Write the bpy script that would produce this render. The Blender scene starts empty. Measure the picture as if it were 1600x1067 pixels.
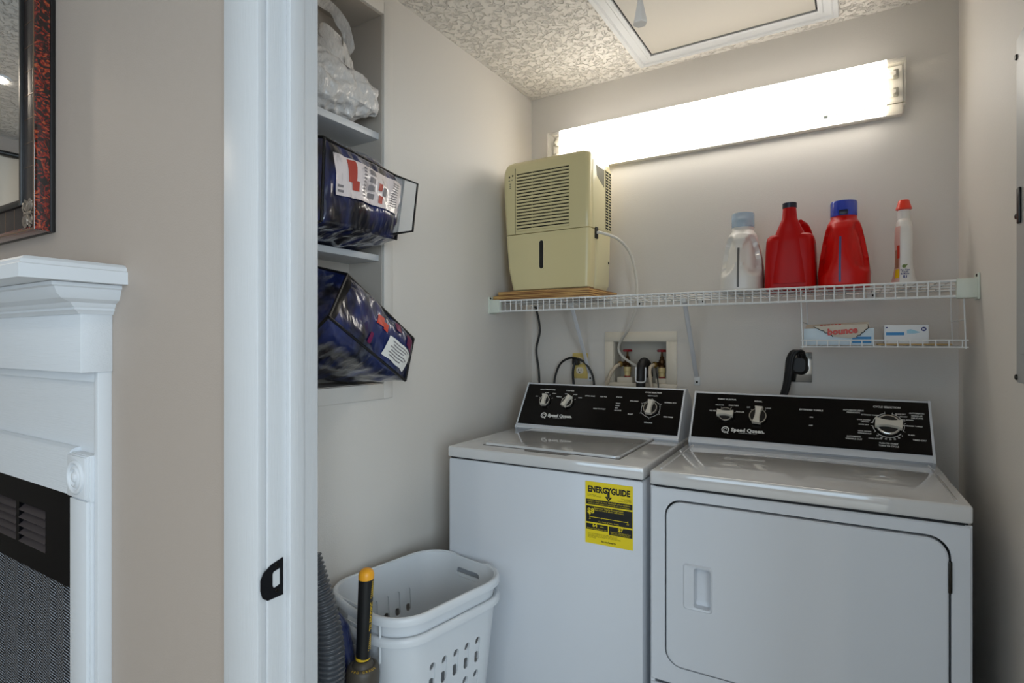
import bpy, bmesh, math, random
from mathutils import Vector, Matrix, noise
C = bpy.context.scene.collection
PI = math.pi
# ------------------------------------------------------------------ camera, world, light, exposure
CAM_H, YAW = 1.30, 31.356
cam_d = bpy.data.cameras.new('camera'); cam = bpy.data.objects.new('camera', cam_d); C.objects.link(cam)
cam_d.sensor_width = 36.0; cam_d.lens = 878.0 / 1600.0 * 36.0; cam_d.clip_start = 0.02
cam.location = (0, 0, CAM_H); cam.rotation_euler = (PI / 2, 0, math.radians(YAW))
bpy.context.scene.camera = cam
w = bpy.data.worlds.new('sky'); bpy.context.scene.world = w; w.use_nodes = True
w.node_tree.nodes['Background'].inputs[0].default_value = (0.62, 0.78, 1.0, 1)
w.node_tree.nodes['Background'].inputs[1].default_value = 1.0
def area(name, loc, rot, sx, sy, power, col, spread=PI):
    d = bpy.data.lights.new(name, 'AREA'); d.shape = 'RECTANGLE'; d.size = sx; d.size_y = sy
    d.energy = power; d.color = col; d.spread = spread
    o = bpy.data.objects.new(name, d); C.objects.link(o); o.location = loc; o.rotation_euler = rot
    return o
# daylight coming through the big rear window of the living room
area('window_daylight', (-0.6, -3.10, 1.40), (PI / 2, 0, 0), 3.2, 1.7, 16, (0.66, 0.86, 1.0))
# fill light added right of the camera to brighten the left laundry wall
area('side_fill_light', (1.74, -1.35, 1.40), (PI / 2, 0, PI / 2), 2.0, 1.7, 62, (0.74, 0.89, 1.0))
# recessed ceiling lamps of the living room (one is seen in the mirror)
DOWNLIGHTS = [(-3.15, 0.29), (-0.6, -0.9), (-2.4, -1.6), (0.9, -1.0)]
for (x, y) in DOWNLIGHTS:
    area('downlight_glow', (x, y, 2.425), (0, 0, 0), 0.05, 0.05, 4.5, (1.0, 0.88, 0.72))
FIXTURE_EMIT = 5.4
vs = bpy.context.scene.view_settings
vs.view_transform = 'Standard'; vs.look = 'None'; vs.gamma = 1; vs.use_curve_mapping = False
vs.exposure = 0.25

# ------------------------------------------------------------------ helpers
def lin(c):
    c = c / 255.0
    return c / 12.92 if c <= 0.04045 else ((c + 0.055) / 1.055) ** 2.4
def rgb(r, g, b): return (lin(r), lin(g), lin(b), 1)
M = {}
def mat(name, col, rough=0.5, metal=0.0, coat=0.0, bump=None, var=None, alpha=1.0, emit=0.0, trans=0.0, spec=0.5, sheen=0):
    """bump = (scale, strength, distance, (sx,sy,sz), detail); var = (colour2, scale, (sx,sy,sz), lo, hi)"""
    m = bpy.data.materials.new(name); m.use_nodes = True; M[name] = m
    nt = m.node_tree; N = nt.nodes; L = nt.links; b = N['Principled BSDF']
    b.inputs['Base Color'].default_value = col; b.inputs['Roughness'].default_value = rough
    b.inputs['Metallic'].default_value = metal; b.inputs['Coat Weight'].default_value = coat
    b.inputs['Coat Roughness'].default_value = 0.05; b.inputs['Alpha'].default_value = alpha
    b.inputs['Transmission Weight'].default_value = trans; b.inputs['Specular IOR Level'].default_value = spec
    b.inputs['Sheen Weight'].default_value = sheen
    if emit:
        b.inputs['Emission Color'].default_value = col; b.inputs['Emission Strength'].default_value = emit
    tc = N.new('ShaderNodeTexCoord')
    def mp(s):
        q = N.new('ShaderNodeMapping'); q.inputs['Scale'].default_value = s
        L.new(tc.outputs['Object'], q.inputs['Vector']); return q.outputs[0]
    if var:
        n = N.new('ShaderNodeTexNoise'); n.inputs['Scale'].default_value = var[1]; n.inputs['Detail'].default_value = 5
        L.new(mp(var[2]), n.inputs['Vector'])
        r = N.new('ShaderNodeValToRGB'); r.color_ramp.elements[0].position = var[3]; r.color_ramp.elements[1].position = var[4]
        r.color_ramp.elements[0].color = col; r.color_ramp.elements[1].color = var[0]
        L.new(n.outputs['Fac'], r.inputs[0]); L.new(r.outputs[0], b.inputs['Base Color'])
    if bump:
        n = N.new('ShaderNodeTexNoise'); n.inputs['Scale'].default_value = bump[0]; n.inputs['Detail'].default_value = bump[4] if len(bump) > 4 else 3
        L.new(mp(bump[3] if len(bump) > 3 else (1, 1, 1)), n.inputs['Vector'])
        bp = N.new('ShaderNodeBump'); bp.inputs['Strength'].default_value = bump[1]; bp.inputs['Distance'].default_value = bump[2]
        L.new(n.outputs['Fac'], bp.inputs['Height']); L.new(bp.outputs[0], b.inputs['Normal'])
        if coat: L.new(bp.outputs[0], b.inputs['Coat Normal'])
    return m
peel = (260, 0.22, 0.002)
mat('wall_white', rgb(217, 212, 205), 0.6, bump=peel)
mat('wall_tan', rgb(174, 161, 150), 0.6, bump=peel)
mat('niche_shade_paint', rgb(186, 178, 168), 0.55)  # beige niche paint, darkened so the colour carries the recess shade
mat('trim_white', rgb(206, 208, 210), 0.38, bump=(60, 0.25, 0.002, (6, 6, .25)))
mat('mantel_white', rgb(214, 218, 222), 0.42, bump=(45, 0.35, 0.0025, (.3, 6, 7), 6))
mat('mantel_side', rgb(214, 218, 222), 0.42, bump=(90, 0.12, 0.001))
mat('floor_carpet', rgb(184, 178, 168), 0.9, bump=(300, .5, .004), var=(rgb(168, 162, 152), 60, (1, 1, 1), .4, .6))
mat('vinyl_floor', rgb(176, 164, 146), 0.4, var=(rgb(150, 138, 122), 12, (1, 1, 1), .4, .6))
mat('enamel', rgb(208, 208, 208), 0.10, coat=1.0)
M['enamel'].node_tree.nodes['Principled BSDF'].inputs['Coat IOR'].default_value = 2.1
mat('enamel_front', rgb(209, 213, 219), 0.33, coat=0.15, bump=(420, 0.05, 0.0006))
mat('gap_dark', rgb(28, 30, 34), 0.7)
mat('panel_black', rgb(9, 7, 7), 0.2, spec=.22)
mat('print_white', rgb(214, 214, 210), 0.5)
mat('chrome', rgb(215, 215, 212), 0.12, 1.0)
mat('knob_silver', rgb(214, 209, 196), 0.3, 0.1)
mat('black_plastic', rgb(17, 17, 18), 0.35)
mat('black_rubber', rgb(22, 21, 21), 0.5)
mat('wire_white', rgb(226, 228, 228), 0.35)
mat('bracket_cream', rgb(214, 220, 208), 0.4)
mat('brace_grey', rgb(206, 208, 212), 0.4)
mat('beige_plastic', rgb(216, 203, 154), 0.28, coat=0.2)
mat('beige_side', rgb(222, 212, 168), 0.3, coat=0.25)
mat('slot_dark', rgb(14, 12, 8), 0.6)
mat('yellow_sticker', rgb(228, 204, 24), 0.4)
mat('print_black', rgb(14, 14, 12), 0.5)
mat('print_grey', rgb(120, 118, 100), 0.6)
mat('basket_white', rgb(212, 216, 220), 0.36, spec=0.4)
mat('bottle_white', rgb(226, 222, 216), 0.3, coat=0.2)
mat('bottle_red', rgb(186, 4, 4), 0.38, spec=.25)
mat('bottle_orange_red', rgb(204, 12, 6), 0.34, spec=.3)
mat('cap_navy', rgb(16, 20, 48), 0.3)
mat('cap_blue', rgb(30, 66, 190), 0.15, alpha=0.9, coat=0.5)
mat('cap_clear_blue', rgb(150, 186, 216), 0.12, alpha=0.5, coat=0.5)
mat('cap_orange', rgb(236, 50, 20), 0.3, coat=0.3)
mat('strip_grey', rgb(96, 92, 88), 0.4)
mat('strip_blue', rgb(60, 80, 130), 0.4)
mat('label_brown', rgb(168, 120, 96), 0.4)
mat('label_grey', rgb(150, 156, 154), 0.4)
mat('label_white', rgb(236, 236, 236), 0.4)
mat('label_pink', rgb(222, 180, 170), 0.4)
mat('label_yellow', rgb(232, 190, 30), 0.4)
mat('label_red', rgb(200, 60, 40), 0.4)
mat('label_blue', rgb(40, 130, 190), 0.45)
mat('label_pale_blue', rgb(150, 195, 215), 0.45)
mat('label_navy', rgb(24, 36, 110), 0.45)
mat('label_green', rgb(100, 120, 40), 0.45)
mat('carton_white', rgb(224, 226, 228), 0.5)
mat('carton_blue_white', rgb(206, 222, 232), 0.5)
mat('carton_beige', rgb(206, 196, 180), 0.6)
mat('cardboard', rgb(196, 164, 110), 0.7)
mat('plate_yellow', rgb(214, 190, 112), 0.35)
mat('box_cream', rgb(226, 216, 198), 0.4)
mat('bin_cream', rgb(200, 194, 182), 0.45)
mat('valve_red', rgb(150, 16, 26), 0.4)
mat('brass_dark', rgb(92, 66, 40), 0.35, 0.8)
mat('brass', rgb(190, 160, 96), 0.3, 0.9)
mat('cpvc', rgb(220, 198, 140), 0.4)
mat('hose_beige', rgb(196, 182, 160), 0.45)
mat('hose_clear', rgb(216, 212, 202), 0.2, coat=0.4)
mat('steel', rgb(150, 156, 164), 0.28, 0.9)
mat('box_grey', rgb(176, 178, 178), 0.4)
mat('screw_dark', rgb(46, 44, 40), 0.35, 0.9)
mat('strike_black', rgb(20, 21, 26), 0.4, 0.5)
mat('hose_grey', rgb(76, 79, 84), 0.3)
mat('vacuum_navy', rgb(24, 34, 78), 0.25, coat=0.4)
mat('pole_black', rgb(18, 20, 22), 0.45)
mat('pole_orange', rgb(238, 166, 38), 0.4)
mat('pole_grey', rgb(72, 66, 58), 0.5)
mat('print_yellow', rgb(216, 178, 40), 0.5)
mat('piping_black', rgb(12, 12, 14), 0.4)
mat('bag_plastic', rgb(226, 222, 218), 0.25, alpha=0.84, coat=.3, bump=(38, 0.8, 0.012, (1, 1.6, .7), 3))
mat('bag_clear', rgb(222, 224, 226), 0.06, alpha=0.22, coat=0.6, bump=(30, 0.6, 0.008))
mat('navy_vinyl', rgb(30, 44, 98), 0.3, coat=1.0, bump=(16, .55, 0.012, (1, 2.2, .8), 2), var=(rgb(6, 8, 22), 9, (1, 2.4, .9), .36, .60))
mat('navy_dark', rgb(18, 24, 60), 0.4, coat=0.9, bump=(26, 0.8, 0.015), var=(rgb(44, 60, 128), 10, (1, 1, 1), .45, .7))
mat('paper_insert', rgb(226, 214, 212), 0.35, coat=0.8, bump=(30, 0.5, 0.006, (3, 1, .4)), var=(rgb(170, 160, 158), 18, (4, 3, .6), .52, .7))
mat('paper_white', rgb(228, 226, 220), 0.5)
mat('print_soft_red', rgb(176, 70, 56), 0.5)
mat('print_soft_grey', rgb(128, 122, 124), 0.5)
mat('print_purple', rgb(110, 20, 70), 0.4)
mat('hatch_white', rgb(190, 185, 176), 0.5, bump=(90, 0.15, 0.002))
mat('metal_black', rgb(4, 4, 7), 0.55, 0.0, spec=.08)
mat('louver_grey', rgb(64, 58, 60), 0.5, spec=.2)
mat('ornament', rgb(150, 140, 130), 0.35, 0.8)
mat('frame_dark', rgb(40, 32, 32), 0.35, bump=(80, 0.2, 0.001, (1, 1, 12)))
mat('frame_line', rgb(120, 96, 76), 0.35, 0.5)
mat('mirror_glass', rgb(225, 228, 230), 0.02, 1.0)
mat('curtain_pale', rgb(196, 188, 176), 0.8)
mat('fixture_white', rgb(236, 232, 222), 0.4)
mat('lamp_diffuser', (1.0, 0.945, 0.855, 1), 0.4, emit=FIXTURE_EMIT)
mat('lens_clear', rgb(205, 203, 198), 0.15, alpha=0.28, bump=(500, 0.8, 0.003))
mat('lamp_spot', (1.0, 0.86, 0.66, 1), 0.4, emit=8)
mat('bell_clear', rgb(240, 240, 240), 0.12, alpha=0.55, coat=0.4)
mat('pane_glass', rgb(200, 215, 230), 0.02, alpha=0.12)

def special():
    # knock-down ceiling
    m = mat('ceiling_texture', rgb(236, 231, 224), 0.75); nt = m.node_tree; N = nt.nodes; L = nt.links; b = N['Principled BSDF']
    tc = N.new('ShaderNodeTexCoord'); n1 = N.new('ShaderNodeTexNoise'); n1.inputs['Scale'].default_value = 50; n1.inputs['Detail'].default_value = 7; n1.inputs['Distortion'].default_value = .9
    L.new(tc.outputs['Object'], n1.inputs['Vector'])
    r = N.new('ShaderNodeValToRGB'); r.color_ramp.elements[0].position = .36; r.color_ramp.elements[1].position = .50
    L.new(n1.outputs['Fac'], r.inputs[0]); bp = N.new('ShaderNodeBump'); bp.inputs['Strength'].default_value = .85; bp.inputs['Distance'].default_value = 0.010
    L.new(r.outputs[0], bp.inputs['Height']); L.new(bp.outputs[0], b.inputs['Normal'])
    # tortoiseshell
    m = mat('tortoiseshell', rgb(90, 24, 10), 0.12, coat=1.0); nt = m.node_tree; N = nt.nodes; L = nt.links; b = N['Principled BSDF']
    tc = N.new('ShaderNodeTexCoord'); n1 = N.new('ShaderNodeTexNoise'); n1.inputs['Scale'].default_value = 52; n1.inputs['Detail'].default_value = 4; n1.inputs['Distortion'].default_value = 2.4
    L.new(tc.outputs['Object'], n1.inputs['Vector']); r = N.new('ShaderNodeValToRGB'); L.new(n1.outputs['Fac'], r.inputs[0]); L.new(r.outputs[0], b.inputs['Base Color'])
    e = r.color_ramp.elements; e[0].position = .41; e[0].color = rgb(10, 4, 3); e[1].position = .7; e[1].color = rgb(170, 92, 44)
    k = e.new(.50); k.color = rgb(66, 14, 8); k = e.new(.58); k.color = rgb(140, 30, 14)
    # plywood edge: plies stacked along z
    for nm, c1, c2 in (('plywood', rgb(206, 164, 100), rgb(122, 78, 40)),):
        m = mat(nm, c1, 0.6); nt = m.node_tree; N = nt.nodes; L = nt.links; b = N['Principled BSDF']
        tc = N.new('ShaderNodeTexCoord'); q = N.new('ShaderNodeMapping'); q.inputs['Scale'].default_value = (4, 4, 260); L.new(tc.outputs['Object'], q.inputs['Vector'])
        n1 = N.new('ShaderNodeTexNoise'); n1.inputs['Scale'].default_value = 1.0; n1.inputs['Detail'].default_value = 4; L.new(q.outputs[0], n1.inputs['Vector'])
        r = N.new('ShaderNodeValToRGB'); r.color_ramp.elements[0].position = .42; r.color_ramp.elements[0].color = c2; r.color_ramp.elements[1].position = .58; r.color_ramp.elements[1].color = c1
        L.new(n1.outputs['Fac'], r.inputs[0]); L.new(r.outputs[0], b.inputs['Base Color'])
    # woven fire-screen mesh
    m = mat('screen_mesh', rgb(60, 62, 66), 0.4, 0.7); nt = m.node_tree; N = nt.nodes; L = nt.links; b = N['Principled BSDF']
    tc = N.new('ShaderNodeTexCoord'); q = N.new('ShaderNodeMapping'); q.inputs['Rotation'].default_value = (0, math.radians(52), 0); L.new(tc.outputs['Object'], q.inputs['Vector'])
    wv = N.new('ShaderNodeTexWave'); wv.inputs['Scale'].default_value = 52; wv.inputs['Distortion'].default_value = 1.6; wv.inputs['Detail Scale'].default_value = 6; L.new(q.outputs[0], wv.inputs['Vector'])
    r = N.new('ShaderNodeValToRGB'); r.color_ramp.elements[0].position = .3; r.color_ramp.elements[0].color = rgb(16, 17, 20); r.color_ramp.elements[1].position = .75; r.color_ramp.elements[1].color = rgb(134, 138, 146)
    L.new(wv.outputs['Fac'], r.inputs[0]); L.new(r.outputs[0], b.inputs['Base Color'])
    bp = N.new('ShaderNodeBump'); bp.inputs['Strength'].default_value = .8; bp.inputs['Distance'].default_value = .004; L.new(wv.outputs['Fac'], bp.inputs['Height']); L.new(bp.outputs[0], b.inputs['Normal'])
special()

class MB:
    def __init__(s): s.bm = bmesh.new()
    def box(s, x0, x1, y0, y1, z0, z1, r=0.0, seg=2, mtx=None):
        vs = [s.bm.verts.new((x, y, z)) for z in (z0, z1) for y in (y0, y1) for x in (x0, x1)]
        F = [(0, 2, 3, 1), (4, 5, 7, 6), (0, 1, 5, 4), (2, 6, 7, 3), (0, 4, 6, 2), (1, 3, 7, 5)]
        fs = [s.bm.faces.new([vs[i] for i in f]) for f in F]
        if r > 0:
            es = list({e for f in fs for e in f.edges})
            g = bmesh.ops.bevel(s.bm, geom=es, offset=r, segments=seg, profile=0.5, affect='EDGES', clamp_overlap=True)
            vs = list({v for f in g['faces'] for v in f.verts} | {v for v in vs if v.is_valid})
        if mtx is not None:
            for v in vs: v.co = mtx @ v.co
        return s
    def loft(s, rings, cap0=True, cap1=True, closed=True):
        rs = [[s.bm.verts.new(p) for p in r] for r in rings]
        n = len(rings[0])
        for a, b in zip(rs, rs[1:]):
            for i in range(n if closed else n - 1):
                j = (i + 1) % n
                s.bm.faces.new((a[i], a[j], b[j], b[i]))
        if cap0: s.bm.faces.new(list(reversed(rs[0])))
        if cap1: s.bm.faces.new(rs[-1])
        return s
    def tube(s, pts, r, seg=8, caps=True, flat=None):
        pts = [Vector(p) for p in pts]; n = len(pts)
        rad = r if callable(r) else (lambda i: r)
        T = []
        for i in range(n):
            t = pts[min(i + 1, n - 1)] - pts[max(i - 1, 0)]
            T.append(t.normalized() if t.length > 1e-9 else Vector((0, 0, 1)))
        up = Vector((0, 0, 1)) if abs(T[0].z) < .9 else Vector((0, 1, 0))
        if flat: up = Vector(flat[1])
        nx = T[0].cross(up).normalized(); rings = []
        for i in range(n):
            nx = (nx - T[i] * nx.dot(T[i])).normalized() if not flat else T[i].cross(up).normalized(); ny = T[i].cross(nx)
            rr = rad(i); a, b = (rr, rr) if not flat else (rr, flat[0])
            rings.append([pts[i] + nx * (a * math.cos(2 * PI * k / seg)) + ny * (b * math.sin(2 * PI * k / seg)) for k in range(seg)])
        return s.loft(rings, caps, caps)
    def lathe(s, prof, c=(0, 0, 0), seg=20, mtx=None, cap0=True, cap1=True):
        rings = []
        for (r, z) in prof:
            ring = [Vector((r * math.cos(2 * PI * k / seg), r * math.sin(2 * PI * k / seg), z)) for k in range(seg)]
            rings.append([(mtx @ p if mtx is not None else p + Vector(c)) for p in ring])
        return s.loft(rings, cap0, cap1)
    def prism(s, poly, f):
        """poly 2-D points; f(p, t) -> 3-D for t in 0, 1"""
        return s.loft([[f(p, 0) for p in poly], [f(p, 1) for p in poly]])
    def grid(s, fn, nu, nv):
        vs = [[s.bm.verts.new(fn(i / nu, j / nv)) for i in range(nu + 1)] for j in range(nv + 1)]
        for j in range(nv):
            for i in range(nu):
                s.bm.faces.new((vs[j][i], vs[j][i + 1], vs[j + 1][i + 1], vs[j + 1][i]))
        return s
    def quad(s, *p):
        s.bm.faces.new([s.bm.verts.new(q) for q in p]); return s
    def mesh(s, name, m, off=(0, 0, 0), angle=35, weld=False):
        if weld: bmesh.ops.remove_doubles(s.bm, verts=s.bm.verts, dist=1e-5)
        bmesh.ops.recalc_face_normals(s.bm, faces=s.bm.faces)
        o = Vector(off)
        for v in s.bm.verts: v.co -= o
        me = bpy.data.meshes.new(name); s.bm.to_mesh(me); s.bm.free()
        for mm in (m if isinstance(m, (list, tuple)) else [m]): me.materials.append(M[mm])
        me.polygons.foreach_set('use_smooth', [True] * len(me.polygons)); me.set_sharp_from_angle(angle=math.radians(angle))
        return me

class Thing:
    def __init__(s, name, label, cat, loc=(0, 0, 0), rz=0.0, group=None, kind=None):
        s.rz = rz
        o = bpy.data.objects.new(name, None); C.objects.link(o); o.location = loc; o.rotation_euler = (0, 0, rz)
        o.empty_display_size = 0.05; s.o = o; s.loc = Vector(loc); o['label'] = label
        if cat: o['category'] = cat
        if group: o['group'] = group
        if kind: o['kind'] = kind
    def part(s, name, mb, m, parent=None, label=None, kind=None, angle=35, weld=False, world=False):
        if world:   # vertices given in the room, not along the turned thing
            mt = Matrix.Translation(s.loc) @ Matrix.Rotation(-s.rz, 4, 'Z') @ Matrix.Translation(-s.loc)
            for v in mb.bm.verts: v.co = mt @ v.co
        o = bpy.data.objects.new(name, mb.mesh(name, m, s.loc, angle, weld)); C.objects.link(o); o.parent = parent or s.o
        if label: o['label'] = label
        if kind: o['kind'] = kind
        return o
    def inst(s, name, me, loc, parent=None, rot=None):
        o = bpy.data.objects.new(name, me); C.objects.link(o); o.parent = parent or s.o
        o.location = Vector(loc) - s.loc if parent is None else Vector(loc)
        if rot: o.rotation_euler = rot
        return o
def single(name, mb, m, label, cat=None, kind=None, group=None, loc=(0, 0, 0), angle=35, weld=False):
    o = bpy.data.objects.new(name, mb.mesh(name, m, loc, angle, weld)); C.objects.link(o); o.location = loc
    o['label'] = label
    if cat: o['category'] = cat
    if kind: o['kind'] = kind
    if group: o['group'] = group
    return o
def smooth_path(pts, n=8):
    P = [Vector(p) for p in pts]; P = [P[0] * 2 - P[1]] + P + [P[-1] * 2 - P[-2]]; out = []
    for i in range(1, len(P) - 2):
        for k in range(n):
            t = k / n; a, b, c, d = P[i - 1], P[i], P[i + 1], P[i + 2]
            out.append(0.5 * ((2 * b) + (c - a) * t + (2 * a - 5 * b + 4 * c - d) * t * t + (3 * b - a - 3 * c + d) * t ** 3))
    out.append(P[-2]); return out
def text(mb, s, size, O, U, V, align='CENTER', bold=0.0, spacing=1.0):
    """flat lettering on the plane O + x U + y V, added to mb"""
    cu = bpy.data.curves.new('lettering', 'FONT'); cu.body = s; cu.size = size; cu.align_x = align; cu.align_y = 'CENTER'
    cu.offset = bold * size; cu.space_character = spacing; cu.resolution_u = 2
    ob = bpy.data.objects.new('lettering', cu); me = ob.to_mesh()
    O, U, V = Vector(O), Vector(U), Vector(V)
    vs = [mb.bm.verts.new(O + U * v.co.x + V * v.co.y) for v in me.vertices]
    for p in me.polygons:
        try: mb.bm.faces.new([vs[i] for i in p.vertices])
        except ValueError: pass
    ob.to_mesh_clear(); bpy.data.objects.remove(ob); bpy.data.curves.remove(cu)
def lerp(a, b, t): return a + (b - a) * t
def interp(tab, z):
    if z <= tab[0][0]: return tab[0][1:]
    for a, b in zip(tab, tab[1:]):
        if z <= b[0]:
            t = (z - a[0]) / (b[0] - a[0]); return tuple(lerp(p, q, t) for p, q in zip(a[1:], b[1:]))
    return tab[-1][1:]
def rrect(hx, hy, r, n=6):
    out = []
    for (cx, cy, a0) in ((hx - r, hy - r, 0), (-hx + r, hy - r, 90), (-hx + r, -hy + r, 180), (hx - r, -hy + r, 270)):
        for k in range(n + 1):
            a = math.radians(a0 + 90 * k / n); out.append((cx + r * math.cos(a), cy + r * math.sin(a)))
    return out

# ------------------------------------------------------------------ setting
XL, XR, YB, ZC = -1.304, 0.290, 2.320, 2.439
YF0, YF1 = 0.634, 0.745            # front and rear face of the wall between living room and laundry
JL, JR, JH = -0.900, 0.300, 2.05   # clear opening of the doorway
NY0, NY1, NZ0, NZ1, NX = 0.93, 1.333, 1.165, 2.355, -1.454   # niche in the left laundry wall
LX0, LX1, LY0 = -4.05, 1.80, -3.20  # living room
single('floor', MB().box(LX0 - .1, LX1 + .1, LY0 - .1, 2.44, -.05, 0), 'floor_carpet', 'pale floor of the two rooms', kind='structure')
single('ceiling', MB().box(LX0 - .1, LX1 + .1, LY0 - .1, 2.44, ZC, ZC + .06), 'ceiling_texture', 'white ceiling with a rough stamped texture', kind='structure')
b = MB().box(XL - .18, XL, YF1, YB, 0, NZ0).box(XL - .18, XL, YF1, YB, NZ1, ZC).box(XL - .18, XL, YF1, NY0, NZ0, NZ1).box(XL - .18, XL, NY1, YB, NZ0, NZ1)
single('wall_left', b, 'wall_white', 'off-white left laundry wall with a shelved niche', kind='structure')
BX0, BX1, BZ0, BZ1 = -0.895, -0.663, 1.112, 1.301
b = MB().box(XL - .18, XR + .12, YB, YB + .12, 0, BZ0).box(XL - .18, XR + .12, YB, YB + .12, BZ1, ZC).box(XL - .18, BX0, YB, YB + .12, BZ0, BZ1).box(BX1, XR + .12, YB, YB + .12, BZ0, BZ1)
single('wall_back', b, 'wall_white', 'off-white back laundry wall behind washer and dryer', kind='structure')
single('wall_right', MB().box(XR, XR + .12, YF1, YB, 0, ZC), 'wall_white', 'off-white right laundry wall', kind='structure')
b = MB().box(LX0, JL - .018, YF0, YF1, 0, ZC).box(JR + .018, LX1, YF0, YF1, 0, ZC).box(JL - .018, JR + .018, YF0, YF1, JH + .018, ZC)
o = single('wall_front', b, ['wall_tan', 'wall_white'], 'tan living room wall with mirror, mantel and doorway', kind='structure')
for p in o.data.polygons:
    if p.normal.y > .5: p.material_index = 1
b = MB().box(LX0 - .1, LX0, LY0, YF1, 0, ZC)
single('wall_side', b, 'wall_tan', 'tan far side wall of the living room', kind='structure')
single('wall_opposite', MB().box(LX1, LX1 + .1, LY0, -2.35, 0, ZC).box(LX1, LX1 + .1, -.35, YF1, 0, ZC).box(LX1, LX1 + .1, -2.35, -.35, 0, .55).box(LX1, LX1 + .1, -2.35, -.35, 2.25, ZC), 'wall_tan', 'tan opposite side wall of the living room', kind='structure')
b = MB().box(LX0, -2.2, LY0 - .1, LY0, 0, ZC).box(1.0, LX1, LY0 - .1, LY0, 0, ZC).box(-2.2, 1.0, LY0 - .1, LY0, 0, .55).box(-2.2, 1.0, LY0 - .1, LY0, 2.25, ZC)
single('wall_rear', b, 'wall_tan', 'tan rear wall of the living room around its window', kind='structure')
t = Thing('window_1', 'white framed rear window of the living room', None, (-.6, LY0, .55), kind='structure')
b = MB()
for x in (-2.2, -1.15, -.08, .95): b.box(x, x + .05, LY0 - .07, LY0 - .02, .55, 2.25)
b.box(-2.2, 1.0, LY0 - .07, LY0 - .02, .55, .6).box(-2.2, 1.0, LY0 - .07, LY0 - .02, 2.2, 2.25)
t.part('window_frame', b, 'trim_white'); t.part('pane', MB().box(-2.15, .95, LY0 - .048, LY0 - .044, .6, 2.2), 'pane_glass')

t = Thing('fill_window', 'white framed window added around the side fill light', None, (LX1, -1.35, .55), kind='structure')  # unseen window, added to go with the side fill light
b = MB()
for y in (-2.35, -1.375, -.40): b.box(LX1 + .02, LX1 + .07, y, y + .05, .55, 2.25)
b.box(LX1 + .02, LX1 + .07, -2.35, -.35, .55, .6).box(LX1 + .02, LX1 + .07, -2.35, -.35, 2.2, 2.25)
t.part('window_frame', b, 'trim_white'); t.part('pane', MB().box(LX1 + .044, LX1 + .048, -2.3, -.4, .6, 2.2), 'pane_glass')

# niche lining and its flat trim
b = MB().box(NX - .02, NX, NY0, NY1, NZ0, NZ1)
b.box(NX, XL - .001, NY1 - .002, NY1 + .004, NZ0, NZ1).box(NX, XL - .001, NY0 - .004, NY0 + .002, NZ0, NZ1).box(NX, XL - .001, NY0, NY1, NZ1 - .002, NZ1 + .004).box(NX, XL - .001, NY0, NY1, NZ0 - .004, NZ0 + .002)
single('trim_1', b, 'niche_shade_paint', 'beige lining inside the wall niche, with its shade painted in', kind='structure')
b = MB(); tw, tt = .041, .009
b.box(XL - .002, XL + tt, NY1, NY1 + tw, NZ0 - .049, NZ1 + tw, .002).box(XL - .002, XL + tt, NY0 - tw, NY0, NZ0 - .049, NZ1 + tw, .002)
b.box(XL - .002, XL + tt, NY0, NY1, NZ1, NZ1 + tw, .002).box(XL - .002, XL + tt, NY0, NY1, NZ0 - .049, NZ0, .002)
single('trim_2', b, 'wall_white', 'flat painted frame around the wall niche', kind='structure')
for z0, z1, lb in ((1.954, 1.977, 'upper painted shelf of the wall niche, under the white plastic bag'), (1.560, 1.581, 'lower painted shelf of the wall niche, between the two navy bedding bags')):
    single('niche_shelf', MB().box(NX, XL - .013, NY0, NY1, z0, z1, .003), 'trim_white', lb, 'shelf', loc=(NX, (NY0 + NY1) / 2, z0))

# door frame
t = Thing('door_1', 'white door frame between living room and laundry', None, (JL, YF0, 0), kind='structure')
CW, CT = .103, .0176
def casing(x0, x1, z0, z1): return MB().box(x0, x1, YF0 - CT, YF0, z0, z1, .003)
t.part('casing', casing(JL - .005 - CW, JL - .005, 0, JH + .005 + CW), 'trim_white')
t.part('casing', casing(JR + .005, JR + .005 + CW, 0, JH + .005 + CW), 'trim_white')
t.part('casing', casing(JL - .005, JR + .005, JH + .005, JH + .005 + CW), 'trim_white')
t.part('jamb', MB().box(JL - .018, JL, YF0, YF1, 0, JH, .0022), 'trim_white')
t.part('jamb', MB().box(JR, JR + .018, YF0, YF1, 0, JH, .0022), 'trim_white')
t.part('head_jamb', MB().box(JL - .018, JR + .018, YF0, YF1, JH, JH + .018), 'trim_white')
t.part('door_stop', MB().box(JL - .001, JL + .0125, YF0 + .0375, YF0 + .069, 0, JH, .0025), 'trim_white')
t.part('door_stop', MB().box(JR - .0125, JR + .001, YF0 + .0375, YF0 + .069, 0, JH, .0025), 'trim_white')
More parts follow.
